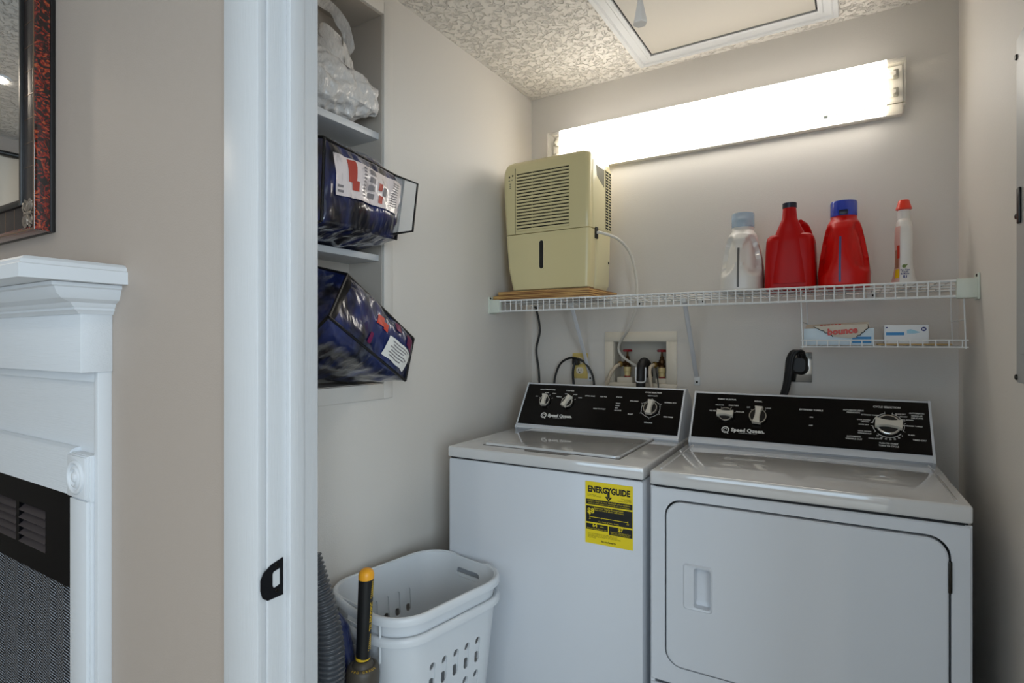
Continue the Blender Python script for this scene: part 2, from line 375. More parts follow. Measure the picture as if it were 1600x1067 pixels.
# strike plate: D-shaped black plate with a rectangular latch hole, lip bending over the jamb edge
zc = .869
def strike():
    b = MB(); out = []; y0, y1 = YF0 - .016, YF0 + .030
    out = [(y1, -.034), (y1, .034), (y0 + .022, .028), (y0 + .006, .018), (y0, .006), (y0, -.012), (y0 + .004, -.026), (y0 + .014, -.034)]
    hole = [(y0 + .041 - .001, -.013), (y0 + .041 - .001, .017), (y0 + .026, .014), (y0 + .024, .010), (y0 + .024, -.004), (y0 + .024, -.010), (y0 + .026, -.015), (y0 + .030, -.016)]
    for x in (JL + .0022,):
        o_ = [b.bm.verts.new((x, p[0], zc + p[1])) for p in out]; h_ = [b.bm.verts.new((x, p[0], zc + p[1])) for p in hole]
        o2 = [b.bm.verts.new((JL - .0005 if p[0] > YF0 else JL + .0010, p[0], zc + p[1])) for p in out]; h2 = [b.bm.verts.new((JL - .0005, p[0], zc + p[1])) for p in hole]
        n = len(out)
        for i in range(n):
            j = (i + 1) % n
            b.bm.faces.new((o_[i], o_[j], h_[j], h_[i])); b.bm.faces.new((o_[j], o_[i], o2[i], o2[j])); b.bm.faces.new((h_[i], h_[j], h2[j], h2[i]))
    return b
sp = t.part('strike_plate', strike(), 'strike_black', label='black latch plate')
for dz in (.024, -.022):
    t.part('screw', MB().lathe([(.0036, 0), (.003, .001), (.0005, .0012)], seg=10, mtx=Matrix.Translation((JL + .0022, YF0 + .017, zc + dz)) @ Matrix.Rotation(PI / 2, 4, 'Y')), 'screw_dark', parent=sp)

# ------------------------------------------------------------------ attic hatch
HX0, HX1, HY0, HY1 = -.688, -.107, .86, 2.185; tw = .062
t = Thing('attic_hatch', 'white attic hatch with mitred trim set in the ceiling', 'hatch', ((HX0 + HX1) / 2, 1.5, ZC))
t.part('hatch_panel', MB().box(HX0 + .006, HX1 - .006, HY0 + .006, HY1 - .006, ZC - .006, ZC + .004, .001), 'hatch_white')
t.part('shadow_gap', MB().box(HX0 - .002, HX1 + .002, HY0 - .002, HY1 + .002, ZC - .0025, ZC - .0005), 'gap_dark', label='dark gap around the panel')
prof = [(0, 0), (0, -.010), (.006, -.013), (.014, -.013), (.018, -.010), (.040, -.013), (.046, -.018), (.060, -.018), (.062, -.015), (.062, 0)]
def trimside(a, bb, inward):
    a, bb, n = Vector(a), Vector(bb), Vector(inward); d = (bb - a).normalized(); mb = MB()
    mb.loft([[a + n * -p[0] + d * -p[0] + Vector((0, 0, p[1])) for p in prof], [bb + n * -p[0] + d * p[0] + Vector((0, 0, p[1])) for p in prof]]); return mb
for a, bb, n in (((HX0, HY1, ZC), (HX1, HY1, ZC), (0, -1, 0)), ((HX0, HY0, ZC), (HX1, HY0, ZC), (0, 1, 0)), ((HX0, HY0, ZC), (HX0, HY1, ZC), (1, 0, 0)), ((HX1, HY0, ZC), (HX1, HY1, ZC), (-1, 0, 0))):
    t.part('trim_board', trimside(a, bb, n), 'trim_white', angle=20)
bx, by, bz = -.456, 1.361, 2.090
bell = MB().lathe([(.0172, 0), (.018, .004), (.010, .042), (.0065, .062), (.004, .068)], (bx, by, bz), seg=6)
bo = t.part('pull_bell', bell, 'bell_clear', label='clear six-sided pull on a cord', angle=20)
t.part('cord', MB().tube([(bx, by, bz + .06), (bx, by, ZC - .005)], .0014, 6), 'print_white', parent=bo)

# ------------------------------------------------------------------ wall light
t = Thing('fluorescent_light', 'long lit fluorescent wall light with a wrap-around lens', 'light', (-.513, YB, 2.15))
FX0, FX1 = -1.170, .143
t.part('housing', MB().box(FX0 + .01, FX1 - .006, 2.290, YB, 2.064, 2.2295, .003).box(FX0 + .01, FX1 - .006, 2.262, 2.290, 2.10, 2.2, .003), 'fixture_white')
lensprof = [(2.262, 2.2310), (2.228, 2.2300), (2.2225, 2.222), (2.2205, 2.205), (2.2205, 2.112), (2.224, 2.095), (2.234, 2.083), (2.292, 2.066)]
inner = [(p[0] + (.003 if p[0] < 2.24 else 0), p[1] - (.003 if p[1] > 2.15 else -.003)) for p in lensprof]
def lens(x0, x1):
    P = lensprof + inner[::-1]
    return MB().prism(P, lambda p, k: Vector((x0 if k == 0 else x1, p[0], p[1])))
t.part('diffuser', lens(FX0 + .060, FX1 - .052), 'lamp_diffuser', angle=50, label='glowing white lens')
for x0, x1 in ((FX0, FX0 + .060), (FX1 - .052, FX1)):
    t.part('lens_end', lens(x0, x1), 'lens_clear', angle=50, label='clear patterned end of the lens')
t.part('top_reflector', MB().box(FX0, FX1, 2.258, 2.318, 2.2312, 2.2342, .001), 'fixture_white')
t.part('lens_seam', MB().tube([(FX0 + .002, 2.2335, 2.0825), (FX1 - .002, 2.2335, 2.0825)], .0013, 6), 'print_grey')
for x in (FX0, FX1 - .003):
    t.part('end_plate', MB().box(x, x + .003, 2.224, 2.31, 2.082, 2.232, .001), 'lens_clear')
for x in (FX0 + .03, FX1 - .026):
    for z in (2.185, 2.125):
        t.part('lamp_holder', MB().box(x - .008, x + .008, 2.236, 2.262, z - .013, z + .013, .004), 'print_grey')
        xa, xb = (x, FX0 + .10) if x < -.5 else (FX1 - .085, x)
        t.part('tube_end', MB().lathe([(.0125, 0), (.0125, abs(xb - xa))], mtx=Matrix.Translation((xa, 2.247, z)) @ Matrix.Rotation(PI / 2, 4, 'Y'), seg=12), 'fixture_white')
t.part('clip', MB().box(-.092, -.078, 2.232, 2.242, 2.076, 2.088, .002), 'bracket_cream')

# ------------------------------------------------------------------ mirror on the tan wall
t = Thing('wall_mirror', 'framed mirror with tortoiseshell edge and dark panelled frame on tan wall', 'mirror', (-2.14, YF0, 1.585))
mx0, mx1, mz0, mz1 = -2.50, -1.784, 1.5855, 2.375; yf = .5885
def frame_bars(x0, x1, z0, z1, wd, ya, yb, r=.001):
    m = MB(); m.box(x1 - wd, x1, ya, yb, z0, z1, r).box(x0, x0 + wd, ya, yb, z0, z1, r).box(x0 + wd, x1 - wd, ya, yb, z0, z0 + wd, r).box(x0 + wd, x1 - wd, ya, yb, z1 - wd, z1, r); return m
t.part('outer_frame', frame_bars(mx0, mx1, mz0, mz1, .012, yf, .623, .003), 'tortoiseshell', label='red-brown tortoiseshell edge')
t.part('backing_edge', frame_bars(mx0 - .0005, mx1 + .0005, mz0 - .0005, mz1 + .0005, .02, .623, YF0), 'black_plastic')
t.part('gilt_line', frame_bars(mx0 + .001, mx1 - .001, mz0 + .001, mz1 - .001, .004, yf - .0012, yf + .001, .0005), 'frame_line')
fp = t.part('frame_panel', frame_bars(mx0 + .006, mx1 - .006, mz0 + .006, mz1 - .006, .062, yf + .001, .622), 'frame_dark')
b = MB()
for k in range(9):
    z = 1.75 + k * .062; b.box(mx1 - .064, mx1 - .006, yf + .0003, yf + .0012, z, z + .0012)
for k in range(9):
    x = mx1 - .13 - k * .062; b.box(x, x + .0012, yf + .0003, yf + .0012, mz0 + .008, mz0 + .066)
t.part('joint_line', b, 'frame_line', parent=fp, kind='stuff')
t.part('inner_lip', frame_bars(mx0 + .068, mx1 - .068, mz0 + .068, mz1 - .068, .013, yf - .006, .612, .003), 'black_plastic')
t.part('sight_edge', frame_bars(mx0 + .081, mx1 - .081, mz0 + .081, mz1 - .081, .010, yf + .004, .612, .002), 'frame_dark')
t.part('mirror_glass', MB().box(mx0 + .086, mx1 - .086, .602, .610, mz0 + .086, mz1 - .086), 'mirror_glass')
# pressed corner ornament, four petals and scrolls
b = MB(); ox, oz = mx1 - .036, mz0 + .0455
def on_(a, r, k=1.0): return (ox + math.cos(a) * r, yf - .001, oz + math.sin(a) * r * 1.12)
for k in range(4):
    a = PI / 4 + k * PI / 2   # a leaf into each corner, flanked by scrolls
    b.tube([on_(a, .006), on_(a, .018), on_(a, .030), on_(a, .039)], lambda i: (.003, .0062, .005, .0012)[i], 8)
    for sg in (-1, 1):
        b.tube(smooth_path([on_(a + sg * .75, .010), on_(a + sg * .62, .022), on_(a + sg * .40, .033), on_(a + sg * .22, .036), on_(a + sg * .30, .028)], 4), .0024, 6)
    b.tube([on_(a + PI / 4, .006), on_(a + PI / 4, .016), on_(a + PI / 4, .027)], lambda i: (.003, .0045, .0015)[i], 8)
b.lathe([(.009, 0), (.008, .003), (.002, .005)], seg=12, mtx=Matrix.Translation((ox, yf + .001, oz)) @ Matrix.Rotation(PI / 2, 4, 'X'))
t.part('corner_ornament', b, 'ornament', label='silver scrollwork corner')

# ------------------------------------------------------------------ fireplace mantel
t = Thing('fireplace_mantel', 'white painted fireplace mantel with crown moulding and rosette block', 'mantel', (-2.1, YF0, 0))
MX0 = -2.75; fx, fy = -1.476, .570
# shelf slab: eased upper edge, returns to the wall at its right end
sx, sy = -1.4045, .4385
sl = MB(); P = [(0, 1.4285), (0, 1.4560), (.003, 1.4585), (.006, 1.466), (.012, 1.4715), (.016, 1.4735)]
sl.loft([[(MX0, sy + d, z), (sx - d, sy + d, z), (sx - d, YF0, z), (MX0, YF0, z)] for d, z in P])
t.part('mantel_shelf', sl, 'mantel_side', angle=25)
cp = [(.072, 1.4275), (.072, 1.420), (.066, 1.417), (.064, 1.412), (.060, 1.404), (.050, 1.394), (.036, 1.389), (.026, 1.3865), (.022, 1.380), (.016, 1.376), (.016, 1.371), (.009, 1.367), (.005, 1.362)]
cr = MB()
cr.loft([[(MX0, fy - d * .95, z), (fx + d * .62, fy - d * .95, z), (fx + d * .62, YF0, z), (MX0, YF0, z)] for d, z in cp])
t.part('crown_moulding', cr, 'mantel_side', angle=25)
t.part('frieze', MB().box(MX0, fx, fy, YF0, 1.2295, 1.365, .0015), 'mantel_white')
px, pyf = -1.4793, .6054
fr = MB().box(px - .019, px, pyf, YF0, 0, 1.2295, .001)
t.part('side_board', fr, 'mantel_side')
t.part('top_rail', MB().box(MX0, px - .019, pyf, YF0, 1.206, 1.2295, .001), 'mantel_white')
t.part('panel', MB().box(MX0, px - .019, .6155, YF0, 1.03, 1.206), 'mantel_white', label='flat panel with visible wood grain')
t.part('bead', MB().box(px - .027, px - .0225, .611, .616, 1.03, 1.206, .0015), 'mantel_white')
lr = MB().prism([(.5925, .937), (.5925, 1.0375), (.598, 1.043), (.608, 1.047), (.6155, 1.047), (.6155, .937)], lambda p, k: Vector((MX0 if k == 0 else -1.592, p[0], p[1])))
t.part('lower_rail', lr, 'mantel_white', angle=20)
rb = MB().box(-1.592, -1.4975, .5975, .632, .930, 1.0375, .001).box(-1.592, -1.500, .592, .6, .934, 1.036, .002)
rb.box(-1.592, -1.503, .588, .594, .937, 1.033, .0015)
ro = t.part('rosette_block', rb, 'mantel_side')
rc = MB().lathe([(.040, -.001), (.040, .003), (.036, .006), (.031, .004), (.029, .0005), (.026, .0005), (.024, .004), (.020, .0055), (.017, .003), (.016, .0005), (.013, .001), (.011, .005), (.006, .0075), (.001, .008)], seg=32, mtx=Matrix.Translation((-1.547, .588, .985)) @ Matrix.Rotation(PI / 2, 4, 'X'))
t.part('rosette', rc, 'mantel_side', parent=ro, angle=60)
t.part('pilaster', MB().box(-1.592, -1.5075, .5935, .632, 0, .930, .001).box(-1.507, -1.5005, .6, .632, 0, .930, .001), 'mantel_side')

# fireplace insert: black face, louvred vents, wire mesh curtain
t = Thing('fireplace_insert', 'black metal fireplace insert with louvred vents and mesh curtain', 'fireplace', (-2.15, .60, 0))
iy = .606; ix1 = -1.592
vents = [(-2.125, -1.9565), (-1.9345, -1.766)]; vz0, vz1 = .760, .866
b = MB().box(MX0, ix1, iy, .632, vz1, .937).box(MX0, vents[0][0], iy, .632, vz0, vz1).box(vents[0][1], vents[1][0], iy, .632, vz0, vz1).box(vents[1][1], ix1, iy, .632, vz0, vz1)
b.box(MX0, ix1, iy, .632, .702, vz0).box(ix1 - .006, ix1, iy, .632, 0, .702)
t.part('face_plate', b, 'metal_black')
t.part('vent_back', MB().box(vents[0][0], vents[1][1], .629, .632, vz0, vz1), 'gap_dark')
for vx0, vx1 in vents:
    for k in range(5):
        z = vz0 + .0085 + k * .0214
        sl = MB().prism([(iy - .002, z - .008), (iy - .0005, z - .010), (.626, z + .006), (.6245, z + .008)], lambda p, k_: Vector((vx0 if k_ == 0 else vx1, p[0], p[1])))
        t.part('louver', sl, 'louver_grey')
def curtain(u, v):
    x = lerp(MX0, ix1 - .006, u); s_ = math.sin(x * 150) * .5 + math.sin(x * 61 + 1) * .5
    return Vector((x, .619 + .006 * s_, lerp(.02, .704, v)))
t.part('mesh_curtain', MB().grid(curtain, 240, 4), 'screen_mesh', label='woven wire mesh curtain', kind='stuff')
t.part('firebox_back', MB().box(MX0, ix1, .629, .633, 0, .702), 'gap_dark')

# ------------------------------------------------------------------ electrical panel on the right wall
t = Thing('electrical_panel', 'grey metal electrical panel cover on right laundry wall', 'electrical panel', (XR, 1.37, 1.2))
t.part('cover', MB().box(XR - .010, XR, 1.14, 1.504, 1.217, 1.911, .003), 'box_grey')
dr = t.part('door', MB().box(XR - .014, XR - .010, 1.17, 1.462, 1.275, 1.86, .002), 'box_grey')
t.part('latch', MB().box(XR - .019, XR - .014, 1.440, 1.456, 1.53, 1.60, .002), 'black_plastic', parent=dr)
for z in (1.873, 1.552, 1.228):
    t.part('screw', MB().lathe([(.0062, 0), (.0055, .003), (.001, .0045)], seg=12, mtx=Matrix.Translation((XR - .010, 1.497, z)) @ Matrix.Rotation(-PI / 2, 4, 'Y')), 'screw_dark')

# ------------------------------------------------------------------ washer and dryer
ROT = 0.03
def panel_text(mb, s, size, u, v, P, U, V, **k):
    text(mb, s, size, P(u, v, .0009), U, V, **k)
def control_panel(t, cx, hw, bot, top, v0, v1, ztop, yback):
    """slanted console: white body, black face; returns plane helpers"""
    (y0, z0), (y1, z1) = bot, top; L = math.hypot(y1 - y0, z1 - z0); ty, tz = (y1 - y0) / L, (z1 - z0) / L
    ny, nz = -tz, ty
    def P(u, v, n=0.0): return Vector((cx + u, y0 + ty * v + ny * n, z0 + tz * v + nz * n))
    U, V = Vector((1, 0, 0)), Vector((0, ty, tz))
    a = P(0, v0 - .002, -.002); c = P(0, v1 + .003, -.002)
    prof = [(a.y - .006, ztop), (a.y - .012, ztop + .006), (a.y - .010, ztop + .012), (a.y - .004, a.z - .003), (a.y, a.z), (c.y, c.z), (c.y + .004, c.z + .003), (c.y + .03, c.z + .002), (yback, c.z - .045), (yback, ztop)]
    body = MB().prism(prof, lambda p, k: Vector((cx + (-hw + .004 if k == 0 else hw - .004), p[0], p[1])))
    o = t.part('console', body, 'enamel_front', angle=25)
    for s in (-1, 1):
        pr2 = [(p[0] - (.0035 if i < 8 else 0), p[1] + (.0015 if i in (5, 6, 7) else 0)) for i, p in enumerate(prof)]
        e = MB().prism(pr2, lambda p, k: Vector((cx + s * (hw - .005 + (0 if k == 0 else .006)), p[0], p[1])))
        t.part('end_cap', e, 'enamel_front', parent=o, angle=25)
    f = MB(); n0, n1 = -.003, .0004
    f.loft([[P(-hw + .005, v0, n), P(hw - .005, v0, n), P(hw - .005, v1, n), P(-hw + .005, v1, n)] for n in (n0, n1)])
    fo = t.part('control_face', f, 'panel_black', label='glossy black control face')
    return P, U, V, fo
def arc_print(mb, P, u, v, r, w_, a0, a1, n=14):
    for k in range(n):
        b0, b1 = math.radians(lerp(a0, a1, k / n)), math.radians(lerp(a0, a1, (k + 1) / n))
        mb.quad(*[P(u + rr * math.cos(q), v + rr * math.sin(q), .0009) for rr, q in ((r, b0), (r + w_, b0), (r + w_, b1), (r, b1))])
def tick(mb, P, u, v, r0, r1, a, w_=.0012):
    q = math.radians(a); cu, su = math.cos(q), math.sin(q)
    mb.quad(*[P(u + rr * cu - s * w_ / 2 * su, v + rr * su + s * w_ / 2 * cu, .0009) for rr, s in ((r0, -1), (r1, -1), (r1, 1), (r0, 1))])
def knob(t, P, U, V, u, v, r, ang):
    n = (P(0, 0, 1) - P(0, 0, 0)).normalized(); O = P(u, v, 0)
    mt = Matrix(((U.x, V.x, n.x, O.x), (U.y, V.y, n.y, O.y), (U.z, V.z, n.z, O.z), (0, 0, 0, 1)))
    base = MB().lathe([(r * .98, 0), (r * .98, .006), (r * .9, .009), (r * .55, .0095), (.001, .0095)], seg=28, mtx=mt)
    ko = t.part('knob', base, 'black_plastic')
    ring = MB().lathe([(r * .82, .004), (r * 1.02, .004), (r * 1.02, .0075), (r * .94, .0105), (r * .84, .0105)], seg=32, mtx=mt, cap0=False, cap1=False)
    t.part('chrome_ring', ring, 'chrome', parent=ko, angle=50)
    poly = []
    hw_, wa, wb = r * 1.03, r * .46, r * .27
    for k in range(9):
        y = lerp(-hw_, hw_, k / 8); poly.append((lerp(wb, wa, (y / hw_) ** 2), y))
    poly += [(-x, y) for x, y in poly[::-1]]
    ca, sa = math.cos(math.radians(ang)), math.sin(math.radians(ang))
    bar = MB(); rot = lambda p, sc: (p[0] * sc * ca - p[1] * sa, p[0] * sc * sa + p[1] * ca)
    bar.loft([[mt @ Vector((*rot(p, sc), h)) for p in poly] for sc, h in ((1.0, .006), (1.0, .020), (.86, .0225))])
    t.part('grip_bar', bar, 'knob_silver', parent=ko, angle=30, label='silver grip bar')
    return ko
def brand(mb, P, U, V, u, v):
    # round emblem and maker's name
    arc_print(mb, P, u, v, .0085, .0036, 0, 360, 28); arc_print(mb, P, u, v - .001, .0045, .0016, 20, 300, 16)
    mb.quad(P(u + .003, v - .006, .0009), P(u + .007, v - .006, .0009), P(u + .011, v - .014, .0009), P(u + .007, v - .014, .0009))
    text(mb, 'Speed Queen.', .0168, P(u + .0185, v + .001, .0009), U, V, align='LEFT', bold=.055, spacing=1.06)
    text(mb, 'COMMERCIAL HEAVY DUTY', .0045, P(u + .070, v - .0085, .0009), U, V)

# --- washer
WX, WY = -.828, 1.835
t = washer = Thing('washing_machine', 'white top-loading washing machine left of the dryer, yellow energy label on front', 'washing machine', (WX, WY, 0), ROT)
hw = .3255; wf, wb_ = 1.484, 2.16
t.part('cabinet', MB().box(WX - hw, WX + hw, wf, wb_, .015, .9175, .007), 'enamel_front')
t.part('seam_gap', MB().box(WX - hw + .006, WX + hw - .006, wf + .006, wb_ - .006, .91, .926), 'gap_dark')
top = MB().box(WX - hw - .002, WX + hw + .002, wf - .003, wb_, .9215, .956, .0055, 3)
to = t.part('top_deck', top, 'enamel')
# lid: slightly proud, rounded front edge, with a finger recess
lidp = [(-.226, 1.556), (.222, 1.556), (.232, 1.566), (.232, 1.915), (-.232, 1.915), (-.232, 1.566)]
lb = MB(); lb.loft([[(WX + x * s_, 1.735 + (y - 1.735) * s_, z) for x, y in lidp] for s_, z in ((1, .9555), (1, .9615), (.992, .9645), (.9, .9655))])
lo = t.part('lid', lb, 'enamel', angle=30)
t.part('lid_gap', MB().box(WX - .236, WX + .236, 1.553, 1.918, .9545, .9575), 'strip_grey', parent=lo)
fr_ = MB().loft([[(WX - .065, 1.528, .9565), (WX + .075, 1.528, .9565), (WX + .09, 1.556, .9565), (WX - .08, 1.556, .9565)], [(WX - .065, 1.528, .9572), (WX + .075, 1.528, .9572), (WX + .09, 1.556, .9572), (WX - .08, 1.556, .9572)]])
t.part('finger_recess', fr_, 'strip_grey', parent=to)
PW, U, V, fo = control_panel(t, WX, .318, (1.93, .977), (2.03, 1.125), 0.0, .178, .956, 2.13)
pr = MB()
KS = [(-.2196, .102, .0228, 4), (-.122, .102, .0240, -24), (.205, .097, .0262, -4)]
for (u, v, r, a) in KS: knob(t, PW, U, V, u, v, r, a)
brand(pr, PW, U, V, -.209, .041)
bt = dict(bold=.03)
text(pr, 'WASH TEMPERATURE', .0068, PW(-.222, .155, .0009), U, V, **bt); text(pr, 'LOAD SIZE', .0068, PW(-.124, .155, .0009), U, V, **bt)
for (u, v, s) in ((-.262, .123, 'HOT'), (-.222, .141, 'WARM'), (-.189, .139, 'COLD'), (-.169, .126, 'COLD')): text(pr, s, .0055, PW(u, v, .0009), U, V, **bt)
for (u, v, s) in ((-.164, .125, 'MEDIUM'), (-.135, .140, 'SMALL'), (-.098, .139, 'LARGE'), (-.075, .126, 'SUPER')): text(pr, s, .0055, PW(u, v, .0009), U, V, **bt)
for u, v in ((-.2196, .102), (-.122, .102)):
    for a in (150, 115, 65, 30): tick(pr, PW, u, v, .029, .034, a)
for (u, v, s) in ((-.036, .136, 'EXTRA RINSE'), (.018, .136, 'DEEP FILL'), (.080, .137, 'STATUS'), (.013, .083, 'PUSH TO START')): text(pr, s, .0066, PW(u, v, .0009), U, V, **bt)
for k, s in enumerate(('WASH', 'RINSE', 'SPIN', 'LID LOCK')): text(pr, s, .0060, PW(.072, .111 - k * .0098, .0009), U, V, align='LEFT', **bt)
text(pr, 'CYCLE SELECTION', .0072, PW(.205, .163, .0009), U, V, **bt); text(pr, 'HEAVY DUTY', .006, PW(.205, .1495, .0009), U, V, **bt)
for (u, v, s) in ((.272, .125, 'NORMAL ECO'), (.272, .068, 'PERM PRESS'), (.140, .124, 'SPIN ONLY'), (.135, .070, 'BULKY'), (.205, .041, 'DELICATE')): text(pr, s, .0064, PW(u, v, .0009), U, V, **bt)
for a0 in range(0, 360, 60):
    arc_print(pr, PW, .205, .097, .0330, .0014, a0 + 38, a0 + 82, 8); tick(pr, PW, .205, .097, .0345, .042, a0 + 30)
    tick(pr, PW, .205, .097, .0330, .0375, a0 + 38); tick(pr, PW, .205, .097, .0330, .0375, a0 + 82)
t.part('lettering', pr, 'print_white', parent=fo, label='white printed dial markings and maker name', kind='stuff')
# energy label
ex0, ez1, ew, eh = -.660 - (-.8175) + WX, .9005, .140, .176
st = t.part('energy_label', MB().box(ex0, ex0 + ew, wf - .0012, wf - .0002, ez1 - eh, ez1), 'yellow_sticker', label='yellow and black energy guide sticker')
ye = wf - .0016; EU, EV = Vector((1, 0, 0)), Vector((0, 0, 1))
def E_(x, z, n=0): return Vector((ex0 + ew * x, ye - n, ez1 - eh * z))
pb = MB()
def ebox(x0, x1, z0, z1): pb.quad(E_(x0, z1), E_(x1, z1), E_(x1, z0), E_(x0, z0))
text(pb, 'ENERGYGUIDE', .0232, E_(.5, .125), EU * .80, EV, bold=.05)
ebox(.475, .525, .13, .24); pb.quad(E_(.43, .225), E_(.45, .205), E_(.5, .255), E_(.5, .285)); pb.quad(E_(.57, .225), E_(.5, .285), E_(.5, .255), E_(.55, .205))
ebox(.02, .99, .285, .37); ebox(.02, .99, .395, .655); ebox(.02, .485, .68, .775); ebox(.51, .99, .68, .815)
for x, z, s in ((.04, .21, 'Clothes Washer'), (.04, .23, 'Capacity Class: Standard')): text(pb, s, .0042, E_(x, z), EU, EV, align='LEFT')
for x, z, s in ((.97, .215, 'Front Loading or'), (.97, .235, 'Top Loading'), (.97, .255, 'Capacity: 3.2 cubic feet')): text(pb, s, .0042, E_(x, z), EU, EV, align='RIGHT')
for k, s in enumerate(('Your cost will depend on your utility rates and use.', 'Cost range based only on standard capacity models.', 'Estimated operating cost based on six wash loads a week', 'ftc.gov/energy')): text(pb, s, .0042, E_(.06, .835 + .022 * k), EU, EV, align='LEFT')
text(pb, 'ftc.gov/energy', .0075, E_(.5, .945), EU, EV, bold=.03)
t.part('black_print', pb, 'print_black', parent=st)
py_ = MB(); n = .0004
for s, z, sz in (('Compare ONLY to other labels with yellow numbers.', .312, .0058), ('Labels with yellow numbers are based on the same test procedures.', .345, .0044), ('Estimated Yearly Energy Cost', .42, .0072), ('(when used with an electric water heater)', .452, .0052), ('Cost Range of Similar Models', .630, .0050)):
    text(py_, s, sz, E_(.5, z, n), EU, EV)
text(py_, '$8', .020, E_(.12, .475, n), EU, EV, bold=.03); text(py_, '64', .014, E_(.21, .705, n), EU, EV, bold=.03); text(py_, 'kWh', .006, E_(.36, .715, n), EU, EV)
text(py_, '$7', .014, E_(.75, .712, n), EU, EV, bold=.03); text(py_, 'Estimated Yearly Electricity Use', .0045, E_(.25, .755, n), EU, EV)
text(py_, 'Estimated Yearly Energy Cost', .0048, E_(.75, .765, n), EU, EV); text(py_, 'with a natural gas water heater', .0044, E_(.75, .79, n), EU, EV)
for a in ((.10, .90, .568, .576), (.095, .105, .555, .59), (.895, .905, .555, .59), (.36, .368, .56, .584), (.63, .638, .56, .584)):
    py_.quad(E_(a[0], a[3], n), E_(a[1], a[3], n), E_(a[1], a[2], n), E_(a[0], a[2], n))
py_.quad(E_(.07, .51, n), E_(.13, .51, n), E_(.105, .54, n), E_(.095, .54, n))
text(py_, '$8', .0045, E_(.10, .605, n), EU, EV); text(py_, '$40', .0045, E_(.90, .605, n), EU, EV)
t.part('yellow_print', py_, 'yellow_sticker', parent=st)

# --- dryer
DX, DY = -.1395, 1.845; df = 1.4995
t = dryer = Thing('clothes_dryer', 'white front-loading clothes dryer with square door, right of the washer', 'dryer', (DX, DY, 0), ROT)
hw = .3415
t.part('cabinet', MB().box(DX - hw, DX + hw, df + .026, 2.19, .015, .911, .006).box(DX - hw, DX - hw + .012, df + .004, df + .03, .015, .911).box(DX + hw - .012, DX + hw, df + .004, df + .03, .015, .911), 'enamel_front')
t.part('seam_gap', MB().box(DX - hw + .006, DX + hw - .006, df + .008, 2.18, .905, .918), 'gap_dark')
t.part('top_deck', MB().box(DX - hw - .001, DX + hw + .001, df - .002, 2.19, .9155, .954, .006, 3), 'enamel')
for s in (-1, 1):
    t.part('edge_bead', MB().tube([(DX + s * (hw - .022), df + .03, .9535), (DX + s * (hw - .022), 1.93, .9535)], .003, 8), 'enamel')
# front panel with door
door_x0, door_x1, dz0, dz1 = DX - .2975, DX + .3005, .4455, .8775
def rr_ring(x0, x1, z0, z1, r, y, n=8):
    return [Vector(((x0 + x1) / 2 + p[0], y, (z0 + z1) / 2 + p[1])) for p in rrect((x1 - x0) / 2, (z1 - z0) / 2, r, n)]
def frame_rings(x0, x1, z0, z1, hole_r):
    # outer rectangle and rounded hole with the same point count
    def pr(r, y): return rr_ring(x0, x1, z0, z1, r, y)
    h_ = (door_x0 - .005, door_x1 + .005, dz0 - .005, dz1 + .005, .044)
    return [pr(.004, df + .012), pr(.004, df + .003), rr_ring(x0 + .003, x1 - .003, z0 + .003, z1 - .003, .004, df), rr_ring(*h_, df), rr_ring(*h_, df + .024)]
fpan = t.part('front_panel', MB().loft(frame_rings(DX - hw + .001, DX + hw - .001, .393, .9095, .044), False, False), 'enamel_front', angle=30)
t.part('lower_panel', MB().box(DX - hw + .001, DX + hw - .001, df, df + .01, .02, .3855, .004), 'enamel_front')
dg = MB().loft([rr_ring(door_x0 - .005, door_x1 + .005, dz0 - .005, dz1 + .005, .044, df + .0215), rr_ring(door_x0 - .005, door_x1 + .005, dz0 - .005, dz1 + .005, .044, df + .024)])
t.part('door_gap', dg, 'gap_dark', parent=fpan)
hx0, hx1, hz0, hz1 = DX - .253, DX - .180, .604, .7225
# door skin with a real pocket for the handle
d = MB()
outer = [rr_ring(door_x0, door_x1, dz0, dz1, .040, df + .018), rr_ring(door_x0, door_x1, dz0, dz1, .040, df - .004), rr_ring(door_x0 + .003, door_x1 - .003, dz0 + .003, dz1 - .003, .038, df - .0062)]
d.loft(outer, False, False)
hole_o = rr_ring(hx0, hx1, hz0, hz1, .008, df - .0062)
vo = [d.bm.verts.new(p) for p in outer[-1]]; vh = [d.bm.verts.new(p) for p in hole_o]
for i in range(len(vo)):
    j = (i + 1) % len(vo); d.bm.faces.new((vo[i], vo[j], vh[j], vh[i]))
do = t.part('door', d, 'enamel_front', angle=30, weld=True)
px0, px1 = hx0 + .027, hx1 - .005
h = MB()
ring0 = rr_ring(hx0, hx1, hz0, hz1, .008, df - .0064); ring1 = rr_ring(hx0 + .003, hx1 - .003, hz0 + .003, hz1 - .003, .007, df - .0105)
ring2 = rr_ring(px0, px1, hz0 + .008, hz1 - .008, .007, df - .0085); ring3 = rr_ring(px0 + .001, px1 - .001, hz0 + .009, hz1 - .009, .006, df + .012); 
ring4 = rr_ring(px0 + .004, px1 - .006, hz0 + .020, hz1 - .012, .005, df + .016)
h.loft([ring0, ring1, ring2, ring3, ring4], False, True)
t.part('handle', h, 'enamel_front', parent=do, label='recessed door handle', angle=40)
for z0, z1 in ((.765, .832), (.49, .56)):
    hb = MB().box(door_x1 - .001, door_x1 + .006, df - .007, df + .002, z0, z1, .001)
    t.part('hinge', hb, 'screw_dark', parent=do)
PD, U, V, fo = control_panel(t, DX, .3365, (1.95, .968), (2.05, 1.121), .0135, .1795, .954, 2.16)
KS = [(-.2276, .1, .0250, 88), (-.127, .1, .0280, -6), (.2305, .098, .0325, 86)]
for (u, v, r, a) in KS: knob(t, PD, U, V, u, v, r, a)
